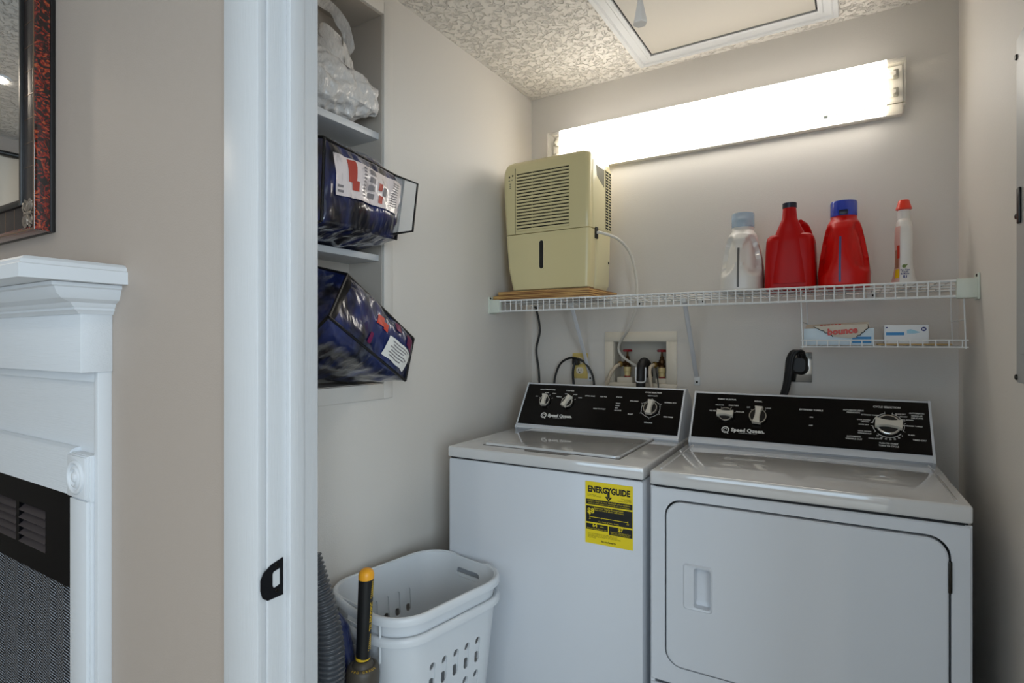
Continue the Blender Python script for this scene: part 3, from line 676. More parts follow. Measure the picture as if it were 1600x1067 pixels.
pr = MB(); brand(pr, PD, U, V, -.224, .046)
text(pr, 'FABRIC SELECTOR', .0072, PD(-.228, .159, .0009), U, V, **bt); text(pr, 'SIGNAL', .0072, PD(-.129, .157, .0009), U, V, **bt)
for (u, v, s) in ((-.268, .113, 'NO HEAT'), (-.250, .136, 'DELICATE'), (-.205, .137, 'PERM PRESS'), (-.183, .114, 'REGULAR'), (-.158, .133, 'OFF'), (-.097, .133, 'LOUD')): text(pr, s, .006, PD(u, v, .0009), U, V, **bt)
for a in (160, 120, 60, 20): tick(pr, PD, -.2276, .1, .0285, .034, a)
for a in (130, 50): tick(pr, PD, -.127, .1, .0285, .035, a)
text(pr, 'EXTENDED TUMBLE', .0074, PD(.027, .135, .0009), U, V, **bt); text(pr, 'ON', .0062, PD(.028, .110, .0009), U, V, **bt); text(pr, 'OFF', .0062, PD(.027, .081, .0009), U, V, **bt)
text(pr, 'CYCLE SELECTION', .0082, PD(.2286, .158, .0009), U, V, **bt)
kc = (.2305, .098)
for (u, v, s) in ((.142, .142, 'AUTOMATIC PERM'), (.142, .1345, 'PRESS/KNITS'), (.142, .054, 'AUTOMATIC'), (.142, .046, 'WRINKLE OUT'), (.302, .142, 'AUTOMATIC'), (.302, .134, 'REGULAR'), (.302, .126, 'DELICATE'), (.304, .056, 'TIMED DRY'), (.229, .039, 'PUSH TO START'), (.229, .031, 'TURN TO CYCLE')): text(pr, s, .0064, PD(u, v, .0009), U, V, **bt)
for (u, v, s) in ((.186, .129, 'EXTENDED TUMBLE'), (.168, .112, 'COOL DOWN'), (.172, .105, 'LESS DRY'), (.168, .096, 'MORE DRY'), (.170, .074, 'COOL DOWN'), (.170, .067, 'WRINKLE OUT'), (.262, .137, 'MORE DRY'), (.268, .129, 'LESS DRY'), (.276, .119, 'COOL DOWN'), (.290, .1, 'EXTENDED TUMBLE'), (.285, .071, '70 MIN'), (.196, .052, 'COOL DOWN')): text(pr, s, .0052, PD(u, v, .0009), U, V, **bt)
for a0, a1 in ((20, 74), (100, 172), (186, 214), (-24, 12), (226, 320)): arc_print(pr, PD, kc[0], kc[1], .0385, .0016, a0, a1, 10)
for a in (74, 100, 172, 186, 214, 20, 12, -24, 60, 45): tick(pr, PD, kc[0], kc[1], .0385, .0445, a)
for k in range(7):
    a = 232 + 14 * k; q = math.radians(a); text(pr, str((60, 50, 40, 30, 20, 10, 5)[k]), .0058, PD(kc[0] + .0455 * math.cos(q), kc[1] + .0455 * math.sin(q), .0009), U, V, **bt)
    tick(pr, PD, kc[0], kc[1], .0385, .0415, a)
t.part('lettering', pr, 'print_white', parent=fo, label='white printed dial markings and maker name', kind='stuff')

# ------------------------------------------------------------------ wire shelf
SY, SZ, SB = 1.957, 1.4690, 1.4245
t = Thing('wire_shelf', 'long white wire shelf above washer and dryer', 'shelf', (-.5, YB, 1.45))
for y, z, r in ((SY, SZ - .002, .0032), (SY, SB, .0036), (2.075, SZ - .003, .0026), (2.19, SZ - .003, .0026), (2.305, SZ - .003, .003)):
    t.part('rail', MB().tube([(XL + .004, y, z), (XR - .004, y, z)], r, 8), 'wire_white')
wx0 = XL + .055; wpath = [(0, 2.308, SZ), (0, SY + .002, SZ), (0, SY - .0022, SZ - .003), (0, SY - .0022, SB - .003)]
wme = MB().tube(wpath, .0019, 6).mesh('wire', 'wire_white', (0, 0, 0))
nw = 58
for k in range(nw + 1):
    x = lerp(wx0, XR - .062, k / nw); t.inst('wire', wme, Vector((x, 0, 0)))
# end brackets hide the ends of the lip
for x0, x1, xp in ((XL, XL + .052, XL), (XR - .052, XR, XR - .006)):
    bo = t.part('end_bracket', MB().box(x0 + .001, x1, SY - .007, SY + .02, SB - .006, SZ + .004, .004), 'bracket_cream', label='cream plastic end bracket')
    t.part('wall_plate', MB().box(xp, xp + .006, SY - .010, SY + .05, SB - .010, SZ + .018, .003), 'bracket_cream', parent=bo)
    sc = MB().lathe([(.0045, 0), (.004, .002), (.001, .003)], seg=10, mtx=Matrix.Translation((xp + (.006 if xp < 0 else 0), SY + .0, SZ + .011)) @ Matrix.Rotation(PI / 2 if xp < 0 else -PI / 2, 4, 'Y'))
    t.part('screw', sc, 'screw_dark', parent=bo)
for bxp in (-1.004, -.5405):
    br = MB().tube([(bxp, 2.118, SZ - .012), (bxp, 2.19, 1.345), (bxp, YB - .012, 1.160)], lambda i: .004, 8, flat=(.0088, (1, 0, 0)))
    bo = t.part('brace', br, 'brace_grey', label='grey diagonal brace')
    t.part('foot_plate', MB().box(bxp - .012, bxp + .012, YB - .004, YB, 1.123, 1.158, .003), 'wire_white', parent=bo)
    t.part('top_clip', MB().box(bxp - .009, bxp + .009, 2.108, 2.126, SZ - .026, SZ - .006, .004), 'wire_white', parent=bo)
    t.part('screw', MB().lathe([(.0048, 0), (.004, .002), (.001, .003)], seg=10, mtx=Matrix.Translation((bxp, YB - .004, 1.137)) @ Matrix.Rotation(PI / 2, 4, 'X')), 'screw_dark', parent=bo)
for cxp in (-.52, .05, -.78):
    co = t.part('wall_clip', MB().box(cxp - .014, cxp + .014, YB - .016, YB, SZ - .022, SZ + .004, .004), 'wire_white')
    t.part('screw', MB().lathe([(.0042, 0), (.001, .002)], seg=10, mtx=Matrix.Translation((cxp + .006, YB - .016, SZ - .010)) @ Matrix.Rotation(PI / 2, 4, 'X')), 'screw_dark', parent=co)

# hanging wire basket below the shelf
t = Thing('hanging_wire_basket', 'small white wire basket hung under the right end of the shelf', 'basket', (.06, 2.12, 1.28))
hx0, hx1, hy0, hy1, hz, hzt = -.140, .266, 2.000, 2.250, 1.2835, 1.3035
for y, z in ((hy0, hz), (hy0, hzt), (hy1, hz), (hy1, hzt), (2.125, hz)):
    t.part('rail', MB().tube([(hx0 - .006, y, z), (hx1 + .006, y, z)], .0022, 6), 'wire_white')
for x in (hx0, hx1):
    t.part('rail', MB().tube([(x, hy0, hzt), (x, hy1, hzt)], .002, 6), 'wire_white')
    t.part('hanger', MB().tube([(x, hy0, hz - .004), (x - .006, hy0, SZ + .003), (x - .006, hy0 + .03, SZ + .005)], .002, 6), 'wire_white')
    t.part('hanger', MB().tube([(x, hy1, hz), (x - .006, hy1, SZ + .003), (x - .006, hy1 - .03, SZ + .005)], .002, 6), 'wire_white')
    t.part('hanger_tie', MB().tube([(x - .002, hy0, 1.362), (x - .002, hy1, 1.362)], .0018, 6), 'wire_white')
hme = MB().tube([(0, hy1, hzt), (0, hy1, hz + .0035), (0, hy0 - .0, hz + .0035), (0, hy0 - .002, hz), (0, hy0 - .002, hzt)], .0016, 6).mesh('wire', 'wire_white')
for k in range(14): t.inst('wire', hme, (lerp(hx0 + .01, hx1 - .008, k / 13), 0, 0))

dz_ = hz + .0055
single('cardboard_sheet', MB().box(.062, .240, 2.03, 2.235, dz_, dz_ + .004, .001), 'cardboard', 'flat tan cardboard sheet lying on the hanging wire basket', 'cardboard', loc=(.15, 2.13, dz_))
# dryer sheet carton with torn-open flap
t = Thing('dryer_sheet_box', 'pale blue and white dryer sheet carton with red lettering, torn-open lid', 'box', (-.045, 2.085, dz_))
bx0, bx1, by0, by1, bz0, bz1 = -.139, .051, 2.028, 2.145, dz_, dz_ + .052
t.part('carton', MB().box(bx0, bx1, by0, by1, bz0, bz1, .001), 'carton_blue_white')
# raised flap: bowl-shaped front tongue with saw-tooth tear edges
tong = [(-.100, .060), (-.078, .046), (-.070, .044), (-.068, .038), (-.060, .038), (-.058, .031), (-.050, .032), (-.046, .026), (.0, .021), (.018, .024), (.020, .030), (.028, .031), (.03, .037), (.036, .039), (.040, .046), (.048, .052), (.046, .064)]
fo_ = MB().prism(tong, lambda p, k: Vector((p[0] - .012, by0 - .002 - (.002 if k else 0) - max(0, (p[1] - .052)) * .2, bz0 + p[1])))
flap = t.part('flap', fo_, 'carton_beige', label='lifted beige tongue of the lid')
lid = MB().loft([[(bx0 + .004, by0 + .004, bz1), (bx1 - .010, by0 + .004, bz1), (bx1 - .006, by1, bz1), (bx0, by1, bz1)], [(bx0 + .006, by0 + .028, bz1 + .013), (bx1 - .014, by0 + .028, bz1 + .020), (bx1 - .010, by1, bz1 + .010), (bx0 + .003, by1, bz1 + .006)]])
t.part('lid', lid, 'carton_beige')
b = MB()
for i in range(len(tong) - 1):
    if i in (7, 8): continue
    a, c = tong[i], tong[i + 1]
    b.tube([(a[0] - .012, by0 - .0045, bz0 + a[1]), (c[0] - .012, by0 - .0045, bz0 + c[1])], .0011, 4)
t.part('tear_edge', b, 'print_black', parent=flap, label='dark torn edge')
b = MB(); text(b, 'bounce', .0270, (-.032, by0 - .0064, bz0 + .0430), (1, 0, .09), (0, 0, 1), bold=.05)
t.part('lettering', b, 'label_red', parent=flap)
b = MB()
for z0, z1 in ((.018, .026), (.006, .015)): b.quad((-.006, by0 - .0006, bz0 + z0), (.044, by0 - .0006, bz0 + z0), (.044, by0 - .0006, bz0 + z1), (-.006, by0 - .0006, bz0 + z1))
t.part('print_panel', b, 'label_blue')
b = MB()
for k in range(6):
    x = -.094 + k * .010; b.quad((x, by0 + .017, bz1 + .0095 + k * .0004), (x + .008, by0 + .0172, bz1 + .0095 + k * .0004), (x + .0076, by0 + .0225, bz1 + .0125 + k * .0004), (x + .001, by0 + .0223, bz1 + .0125 + k * .0004))
t.part('lid_print', b, 'label_red')
t = Thing('small_carton', 'small white carton with blue stripe and round blue emblem, right in wire basket', 'box', (.131, 2.07, dz_ + .004))
cx0, cx1, cy0, cz0, cz1 = .0765, .1850, 2.032, dz_ + .0045, dz_ + .060
t.part('carton', MB().box(cx0, cx1, cy0, cy0 + .07, cz0, cz1, .001), 'carton_white')
yq = cy0 - .0006
t.part('stripe', MB().quad((.081, yq, cz0 + .025), (.1265, yq, cz0 + .025), (.1265, yq, cz0 + .034), (.081, yq, cz0 + .034)), 'label_blue')
b = MB().lathe([(.0064, 0), (.0001, .0001)], seg=20, mtx=Matrix.Translation((.1735, yq, cz0 + .043)) @ Matrix.Rotation(PI / 2, 4, 'X')).quad((.0805, yq, cz0 + .046), (.0855, yq, cz0 + .046), (.0855, yq, cz0 + .050), (.0805, yq, cz0 + .050))
eo = t.part('emblem', b, 'label_navy')
b = MB(); text(b, '80', .0075, (.1735, yq - .0004, cz0 + .043), (1, 0, 0), (0, 0, 1), bold=.02); t.part('lettering', b, 'label_white', parent=eo)
b = MB().quad((.133, yq, cz0 + .030), (.150, yq, cz0 + .030), (.166, yq, cz0 + .0335), (.150, yq, cz0 + .040)).quad((.133, yq, cz0 + .030), (.150, yq, cz0 + .040), (.142, yq, cz0 + .043), (.133, yq, cz0 + .040))
t.part('print_motif', b, 'label_pale_blue')

# ------------------------------------------------------------------ boards and dehumidifier
zb0 = SZ + .0025
single('plywood_board', MB().box(-1.290, -.858, 1.966, 2.262, zb0, zb0 + .0165, .001), 'plywood', 'lower plywood board lying on the left end of wire shelf', 'board', loc=(-1.07, 2.11, zb0))
zb1 = zb0 + .0172
single('plywood_board', MB().box(-1.266, -.858, 1.967, 2.262, zb1, zb1 + .0165, .001), 'plywood', 'upper plywood board, directly under the beige dehumidifier', 'board', loc=(-1.06, 2.11, zb1))
t = Thing('dehumidifier', 'yellowed beige dehumidifier standing on plywood boards on the wire shelf', 'dehumidifier', (-1.045, 2.08, zb1 + .0165))
D0 = zb1 + .0168; DT = 2.033
def dx(z):   # left and right extents with height
    tb = [(D0, -1.206, -.864), (1.55, -1.217, -.861), (1.74, -1.2345, -.857), (1.92, -1.247, -.857), (2.0, -1.245, -.857), (DT, -1.232, -.857)]
    return interp(tb, z)
def dring(z, y0, y1, inset=0, r=.020, arch=0.0):
    l, r_ = dx(z); l += inset; r_ -= inset
    pts = rrect((r_ - l) / 2, (y1 - y0) / 2, r, 5); cx, cy = (l + r_) / 2, (y0 + y1) / 2
    return [Vector((cx + p[0], cy + p[1], z + arch * (1 - (2 * p[0] / (r_ - l)) ** 2))) for p in pts]
up = MB(); zs = [1.7375, 1.7385, 1.80, 1.88, 1.95, 1.995]
up.loft([dring(z, 1.970, 2.192, .002 if z < 1.738 else 0) for z in zs] + [dring(DT - .018, 1.972, 2.192, .001, .02, .004), dring(DT - .008, 1.975, 2.189, .004, .02, .009), dring(DT - .001, 1.985, 2.182, .014, .02, .011), dring(DT + .001, 2.0, 2.17, .04, .02, .011)])
uo = t.part('upper_shell', up, 'beige_plastic', angle=40)
lo_ = MB().loft([dring(D0, 1.988, 2.045, .012, .012), dring(D0 + .006, 1.978, 2.046, .003, .014), dring(1.60, 1.970, 2.047, 0, .016), dring(1.734, 1.969, 2.047, 0, .018), dring(1.735, 1.970, 2.046, .002, .018)])
bo = t.part('water_bucket', lo_, 'beige_plastic', label='front water bucket', angle=40)
lo_ = MB().loft([dring(D0, 2.05, 2.180, .008, .012), dring(D0 + .02, 2.049, 2.187, 0, .012), dring(1.62, 2.049, 2.19, 0, .012), dring(1.736, 2.049, 2.192, 0, .012)])
t.part('rear_housing', lo_, 'beige_side', angle=40)
t.part('side_cover', MB().box(-.860, -.8552, 2.0, 2.186, 1.74, 2.0, .0022), 'beige_side')
wn = MB().loft([rr_ring(-1.071, -1.053, 1.590, 1.702, .0088, 1.9665), rr_ring(-1.071, -1.053, 1.590, 1.702, .0088, 1.971)])
t.part('level_window', MB().loft([rr_ring(-1.074, -1.050, 1.587, 1.705, .0115, 1.9668), rr_ring(-1.074, -1.050, 1.587, 1.705, .0115, 1.971)]), 'beige_side', parent=bo)
t.part('level_slot', wn, 'slot_dark', parent=bo, label='dark upright slot')
gx0, gx1, gz0, gz1 = -1.1770, -.943, 1.752, 1.985
go = t.part('grille_back', MB().box(gx0, gx1, 1.9685, 1.972, gz0, gz1), 'slot_dark')
ns = 18; pitch = (gz1 - gz0) / ns
for k in range(ns + 1):
    z = gz0 + k * pitch; sl = MB().box(gx0 - .002, gx1 + .002, 1.9655, 1.9698, z - pitch * .33, z + pitch * .33, .0015)
    t.part('slat', sl, 'beige_plastic', parent=go)
for x in (-1.105, -1.020): t.part('mullion', MB().box(x - .001, x + .001, 1.9675, 1.9695, gz0, gz1), 'beige_plastic', parent=go)
t.part('seam', MB().box(-1.1855, -1.1840, 1.9693, 1.9705, 1.7385, 2.006), 'slot_dark', parent=uo)
pn = t.part('control_icons', MB().lathe([(.004, 0), (.0035, .001)], seg=10, mtx=Matrix.Translation((-1.213, 1.970, 1.975)) @ Matrix.Rotation(PI / 2, 4, 'X')).lathe([(.004, 0), (.0035, .001)], seg=10, mtx=Matrix.Translation((-1.197, 1.970, 1.979)) @ Matrix.Rotation(PI / 2, 4, 'X')), 'slot_dark', parent=uo)
b = MB()
for (x, z) in ((-1.213, 1.958), (-1.2, 1.960), (-1.208, 1.944), (-1.208, 1.936), (-1.208, 1.928)): b.quad((x - .004, 1.9693, z), (x + .004, 1.9693, z), (x + .004, 1.9693, z + .0035), (x - .004, 1.9693, z + .0035))
t.part('icon_print', b, 'print_grey', parent=uo)
# right side: hand grip, rear grille, hose port
t.part('hand_grip', MB().loft([[(-.8545, 2.030, 1.985), (-.8545, 2.112, 1.985), (-.8545, 2.112, 1.915), (-.8545, 2.040, 1.945)], [(-.858, 2.030, 1.985), (-.858, 2.112, 1.985), (-.858, 2.112, 1.915), (-.858, 2.040, 1.945)]]), 'print_grey', label='dark hand grip recess')
rg = t.part('rear_grille', MB().box(-.8575, -.8547, 2.128, 2.184, 1.748, 1.985), 'slot_dark')
for k in range(22): t.part('grille_bar', MB().box(-.8560, -.8525, 2.126, 2.186, 1.748 + k * .0113, 1.7515 + k * .0113), 'beige_side', parent=rg)
t.part('grille_bar', MB().box(-.8560, -.8523, 2.154, 2.158, 1.748, 1.985), 'beige_side', parent=rg)
t.part('hose_port', MB().box(-.8600, -.8530, 2.022, 2.048, 1.700, 1.745, .002), 'slot_dark', label='dark hose opening')
t.part('screw', MB().lathe([(.006, 0), (.004, .002)], seg=12, mtx=Matrix.Translation((-.8575, 2.165, 1.62)) @ Matrix.Rotation(PI / 2, 4, 'Y')), 'slot_dark')
hp = smooth_path([(-.858, 2.035, 1.722), (-.838, 2.045, 1.722), (-.790, 2.10, 1.700), (-.766, 2.17, 1.650), (-.757, 2.210, 1.56), (-.756, 2.216, 1.475), (-.768, 2.225, 1.420), (-.805, 2.255, 1.352), (-.862, 2.315, 1.300), (-.878, 2.336, 1.262), (-.852, 2.336, 1.228), (-.800, 2.345, 1.192), (-.778, 2.345, 1.160)], 8)
single('drain_hose', MB().tube(hp, .0058, 10), 'hose_clear', 'thin clear hose curving from dehumidifier down into the washer outlet box', 'hose', loc=(-.757, 2.21, 1.5))
single('power_cord', MB().tube(smooth_path([(-1.262, 2.28, 1.463), (-1.25, 2.29, 1.40), (-1.248, 2.295, 1.34), (-1.268, 2.30, 1.26), (-1.252, 2.295, 1.16), (-1.245, 2.285, 1.06), (-1.24, 2.25, .98), (-1.2, 2.23, .9)], 8), .0052, 8), 'black_rubber', 'black cord hanging straight down the back wall behind the washer, left', 'cord', loc=(-1.25, 2.29, 1.3))

# ------------------------------------------------------------------ outlets, valves, cords on the back wall
t = Thing('wall_outlet', 'yellowed outlet plate with two sockets left of the washer valve box', 'outlet', (-1.053, YB, 1.19))
t.part('cover_plate', MB().box(-1.0905, -1.0155, YB - .006, YB, 1.134, 1.248, .003), 'plate_yellow')
for z in (1.214, 1.170):
    so = t.part('socket', MB().loft([[Vector((-1.053 + p[0], y, z + p[1])) for p in rrect(.017, .0145, .011, 5)] for y in (YB - .008, YB - .005)]), 'box_cream')
    t.part('socket_slot', MB().box(-1.0605, -1.0585, YB - .0086, YB - .0078, z - .002, z + .007).box(-1.0475, -1.0455, YB - .0086, YB - .0078, z - .002, z + .006).box(-1.055, -1.051, YB - .0086, YB - .0078, z - .011, z - .006), 'slot_dark', parent=so)
wc = washer.part('power_cord', MB().tube(smooth_path([(-1.066, YB - .036, 1.205), (-1.070, YB - .042, 1.16), (-1.064, YB - .045, 1.09), (-1.06, YB - .05, 1.0), (-1.05, YB - .06, .92)], 6), .0056, 8), 'black_rubber', label='black power cord', world=True)
washer.part('plug', MB().box(-1.078, -1.048, YB - .040, YB - .0095, 1.195, 1.228, .007, 3), 'black_rubber', parent=wc, world=True)
single('looped_cord', MB().tube(smooth_path([(-1.16, YB - .05, 1.0), (-1.165, YB - .04, 1.10), (-1.158, YB - .035, 1.155), (-1.135, YB - .035, 1.200), (-1.095, YB - .04, 1.224), (-1.055, YB - .045, 1.226), (-1.015, YB - .04, 1.207), (-.985, YB - .035, 1.165), (-.970, YB - .04, 1.11), (-.965, YB - .05, 1.0)], 8), .005, 8), 'black_rubber', 'black cord arching in a loop in front of the yellowed outlet', 'cord', loc=(-1.06, 2.28, 1.1))
t = Thing('dryer_outlet', 'silver outlet plate with round black dryer plug, right of the back wall', 'outlet', (-.167, YB, 1.2))
t.part('cover_plate', MB().box(-.2035, -.1315, YB - .006, YB, 1.150, 1.262, .003), 'chrome')
t.part('receptacle', MB().lathe([(.026, 0), (.026, .004), (.022, .006)], seg=24, mtx=Matrix.Translation((-.1675, YB - .006, 1.203)) @ Matrix.Rotation(PI / 2, 4, 'X')), 'black_plastic')
dpl = dryer.part('power_plug', MB().loft([[Vector((-.170 + sc * p[0], y, 1.215 + sc * p[1])) for p in rrect(.027, .036, .020, 6)] for y, sc in ((YB - .008, .9), (YB - .014, 1), (YB - .036, .96), (YB - .046, .7))]), 'black_rubber', world=True)
for o_ in (-.0075, 0, .0075):
    dryer.part('cable', MB().tube(smooth_path([(-.160 + o_, YB - .03, 1.232), (-.168 + o_ * 1.2, YB - .050, 1.262), (-.186 + o_, YB - .058, 1.262), (-.199 + o_, YB - .058, 1.235), (-.204 + o_, YB - .055, 1.19), (-.212 + o_, YB - .05, 1.135), (-.226 + o_, YB - .05, 1.08), (-.235 + o_, YB - .05, .98)], 8), .0062, 8), 'black_rubber', parent=dpl, world=True)
t = Thing('washer_valve_box', 'cream recessed washer outlet box in the back wall', 'outlet box', (-.778, YB, 1.2))
b = MB(); ox0, ox1, oz0, oz1 = -.9335, -.6205, 1.082, 1.342; y0 = YB - .008
for a in ((ox0, ox1, BZ1, oz1), (ox0, ox1, oz0, BZ0 + .012), (ox0, BX0, BZ0 + .012, BZ1), (BX1, ox1, BZ0 + .012, BZ1)): b.box(a[0], a[1], y0, YB + .001, a[2], a[3], .0015)
t.part('flange', b, 'box_cream')
b = MB().box(BX0, BX1, YB + .085, YB + .088, BZ0, BZ1).box(BX0, BX0 + .003, YB, YB + .086, BZ0, BZ1).box(BX1 - .003, BX1, YB, YB + .086, BZ0, BZ1).box(BX0, BX1, YB, YB + .086, BZ1 - .003, BZ1).box(BX0, BX1, YB, YB + .086, BZ0, BZ0 + .003)
t.part('bin', b, 'bin_cream')
for x0, x1 in ((-.885, -.815), (-.715, -.668)): t.part('bin_step', MB().box(x0, x1, YB + .01, YB + .084, BZ0 + .003, 1.146, .004), 'box_cream')
def valve(cx, sg, lb, hoselabel):
    t = Thing('water_valve', lb, 'valve', (cx, YB + .04, 1.15))
    yv = YB + .035
    t.part('stub_pipe', MB().lathe([(.013, 1.146), (.0135, 1.168), (.016, 1.170), (.0165, 1.190)], (cx, yv, 0), seg=16), 'cpvc')
    t.part('union_ring', MB().lathe([(.0135, 1.146), (.0135, 1.151)], (cx, yv, 0), seg=16), 'valve_red')
    vb = MB().lathe([(.015, 1.190), (.0155, 1.197), (.011, 1.203), (.013, 1.212), (.012, 1.222), (.008, 1.227), (.009, 1.234), (.005, 1.238), (.0035, 1.262)], (cx, yv, 0), seg=14)
    vb.tube([(cx, yv, 1.206), (cx + sg * .014, yv - .018, 1.204), (cx + sg * .020, yv - .028, 1.202)], .0095, 12)
    t.part('valve_body', vb, 'brass_dark')
    t.part('hose_nut', MB().lathe([(.0125, 0), (.0135, .004), (.0125, .009)], seg=12, mtx=Matrix.Translation((cx + sg * .019, yv - .026, 1.2025)) @ Matrix.Rotation(sg * .65, 4, 'Z') @ Matrix.Rotation(PI / 2, 4, 'X')), 'brass')
    hw_ = MB(); ring = []
    for k in range(24):
        a = 2 * PI * k / 24; r = .019 + .0022 * math.cos(6 * a); ring.append((r * math.cos(a), r * math.sin(a)))
    hw_.loft([[Vector((cx + p[0] * s_, yv + p[1] * s_, z)) for p in ring] for s_, z in ((.82, 1.2555), (1, 1.2575), (1, 1.2635), (.8, 1.266), (.25, 1.2645))])
    t.part('hand_wheel', hw_, 'valve_red', label='red scalloped hand wheel')
valve(-.845, -1, 'left water valve with red hand wheel in the outlet box', '')
valve(-.694, -1, 'right water valve with red hand wheel in the outlet box', '')
single('supply_hose', MB().tube(smooth_path([(-.867, YB + .006, 1.203), (-.885, YB - .02, 1.185), (-.905, YB - .035, 1.14), (-.918, YB - .04, 1.09), (-.92, YB - .05, 1.0)], 8), .0075, 10), 'hose_beige', 'beige supply hose bending left from the left water valve', 'hose', loc=(-.9, 2.3, 1.1))
single('supply_hose', MB().tube(smooth_path([(-.716, YB + .006, 1.203), (-.728, YB - .02, 1.188), (-.722, YB - .035, 1.14), (-.712, YB - .04, 1.09), (-.706, YB - .05, 1.0)], 8), .0075, 10), 'hose_beige', 'beige supply hose running down from the right water valve', 'hose', loc=(-.72, 2.3, 1.1))
single('thin_cable', MB().tube(smooth_path([(-.712, YB + .01, 1.196), (-.700, YB - .02, 1.17), (-.690, YB - .03, 1.12), (-.686, YB - .04, 1.02)], 8), .0026, 6), 'black_rubber', 'thin black cable beside the right supply hose', 'cable', loc=(-.7, 2.3, 1.1))
t = Thing('drain_hose_hook', 'black drain hose bent over a white U-shaped hook in front of outlet box', 'hose', (-.757, YB - .04, 1.13))
t.part('hose', MB().tube(smooth_path([(-.757, YB + .05, 1.15), (-.757, YB + .035, 1.195), (-.757, YB - .005, 1.214), (-.757, YB - .038, 1.200), (-.757, YB - .050, 1.165), (-.757, YB - .052, 1.12), (-.757, YB - .052, 1.0)], 8), .0192, 14), 'black_rubber')
U_ = []
for k in range(15):
    a = PI + PI * k / 14; U_.append((-.7505 + math.copysign(abs(math.cos(a)) ** .6, math.cos(a)) * .0205, YB - .074, 1.142 + .010 * math.sin(a)))
t.part('hook', MB().tube([(-.7710, YB - .070, 1.194)] + U_ + [(-.7300, YB - .070, 1.194)], .0030, 8), 'wire_white', label='white plastic hook')

# ------------------------------------------------------------------ bottles on the shelf
class Bottle:
    def __init__(s, cx, cy, z0, tab, dents=(), e=3.0):
        s.c = (cx, cy, z0); s.tab = tab; s.dents = dents; s.e = e
    def P(s, th, z, off=0.0):
        a, b, oy = interp(s.tab, z)[:3]; c, q = math.cos(th), math.sin(th); e = interp(s.tab, z)[3]
        r = (abs(c / a) ** e + abs(q / b) ** e) ** (-1 / e)
        for (tc, zc_, dt, dz, dep) in s.dents:
            d = math.atan2(math.sin(th - tc), math.cos(th - tc)); k = (d / dt) ** 2 + ((z - zc_) / dz) ** 2
            if k < 1: r -= dep * min(1.0, (1 - k) * 3.2)
        r += off
        return Vector((s.c[0] + r * c, s.c[1] + oy + r * q, s.c[2] + z))
    def body(s, zs, seg=48):
        return MB().loft([[s.P(2 * PI * k / seg, z) for k in range(seg)] for z in zs])
    def patch(s, t0, t1, z0, z1, off=.0006, nu=8, nv=10):
        return MB().grid(lambda u, v: s.P(lerp(t0, t1, u), lerp(z0, z1, v), off), nu, nv)
BZ = SZ + .0021
def zrange(a, b, n): return [lerp(a, b, k / n) for k in range(n + 1)]
FR = -PI / 2
# white bottle
B = Bottle(-.338, 2.13, BZ, [(0, .064, .088, 0, 3), (.006, .070, .094, 0, 3), (.05, .0705, .094, 0, 3), (.10, .066, .09, 0, 2.8), (.15, .058, .083, .0, 2.6), (.185, .051, .072, 0, 2.4), (.205, .045, .056, 0, 2.2), (.216, .037, .04, 0, 2), (.222, .036, .036, 0, 2), (.232, .036, .036, 0, 2)],
           [(FR + .62, .125, .52, .072, .018), (FR - .62, .125, .52, .072, .018)])
t = Thing('detergent_bottle', 'white detergent bottle with translucent pale blue cap, first from the left', 'bottle', (-.338, 2.13, BZ), group='laundry bottles on the wire shelf')
t.part('body', B.body(zrange(0, .232, 46)), 'bottle_white', angle=60)
t.part('level_strip', B.patch(FR - .055, FR + .03, .004, .150, .0005), 'strip_grey', label='grey see-through level strip')
t.part('side_label', B.patch(-.42, -.22, .012, .165, .0006), 'label_brown', label='edge of the brown label')
t.part('cap', MB().lathe([(.0385, .2305), (.0385, .275), (.037, .281), (.02, .284), (.001, .284)], (-.338, 2.13, BZ), seg=32), 'cap_clear_blue', angle=40)
t.part('pour_spout', MB().lathe([(.030, .232), (.026, .262), (.020, .268)], (-.338, 2.13, BZ), seg=20), 'bottle_white')
# red jug
t = Thing('detergent_jug', 'square-shouldered red jug with narrow dark-capped neck, second from the left', 'bottle', (-.185, 2.13, BZ), group='laundry bottles on the wire shelf')
B = Bottle(-.184, 2.135, BZ, [(0, .072, .085, 0, 6), (.006, .077, .09, 0, 7), (.06, .0765, .09, 0, 7), (.12, .0745, .09, 0, 7), (.165, .0725, .088, 0, 6), (.178, .070, .085, 0, 5), (.186, .062, .076, 0, 4), (.190, .05, .06, 0, 3)])
bd = B.body(zrange(0, .19, 40))
Nk = Bottle(-.184, 2.075, BZ, [(.02, .060, .036, 0, 3.5), (.10, .058, .034, 0, 3), (.16, .050, .032, 0, 2.6), (.19, .042, .028, 0, 2.4), (.22, .030, .026, 0, 2.3), (.236, .0230, .0235, 0, 2.1), (.272, .0200, .0205, 0, 2)])
seg = 36; bd.loft([[Nk.P(2 * PI * k / seg, z) for k in range(seg)] for z in zrange(.02, .272, 40)])
bd.tube(smooth_path([(-.155, 2.10, BZ + .225), (-.140, 2.14, BZ + .215), (-.128, 2.17, BZ + .180)], 5), .011, 10)
t.part('body', bd, 'bottle_red', angle=60)
t.part('cap', MB().lathe([(.0215, .271), (.0218, .2725), (.0218, .287), (.020, .2885), (.001, .2885)], (-.184, 2.075, BZ), seg=28), 'cap_navy', angle=40)
t.part('side_label', B.patch(-.62, -.12, .09, .150, .0006), 'label_grey', label='edge of the grey label')
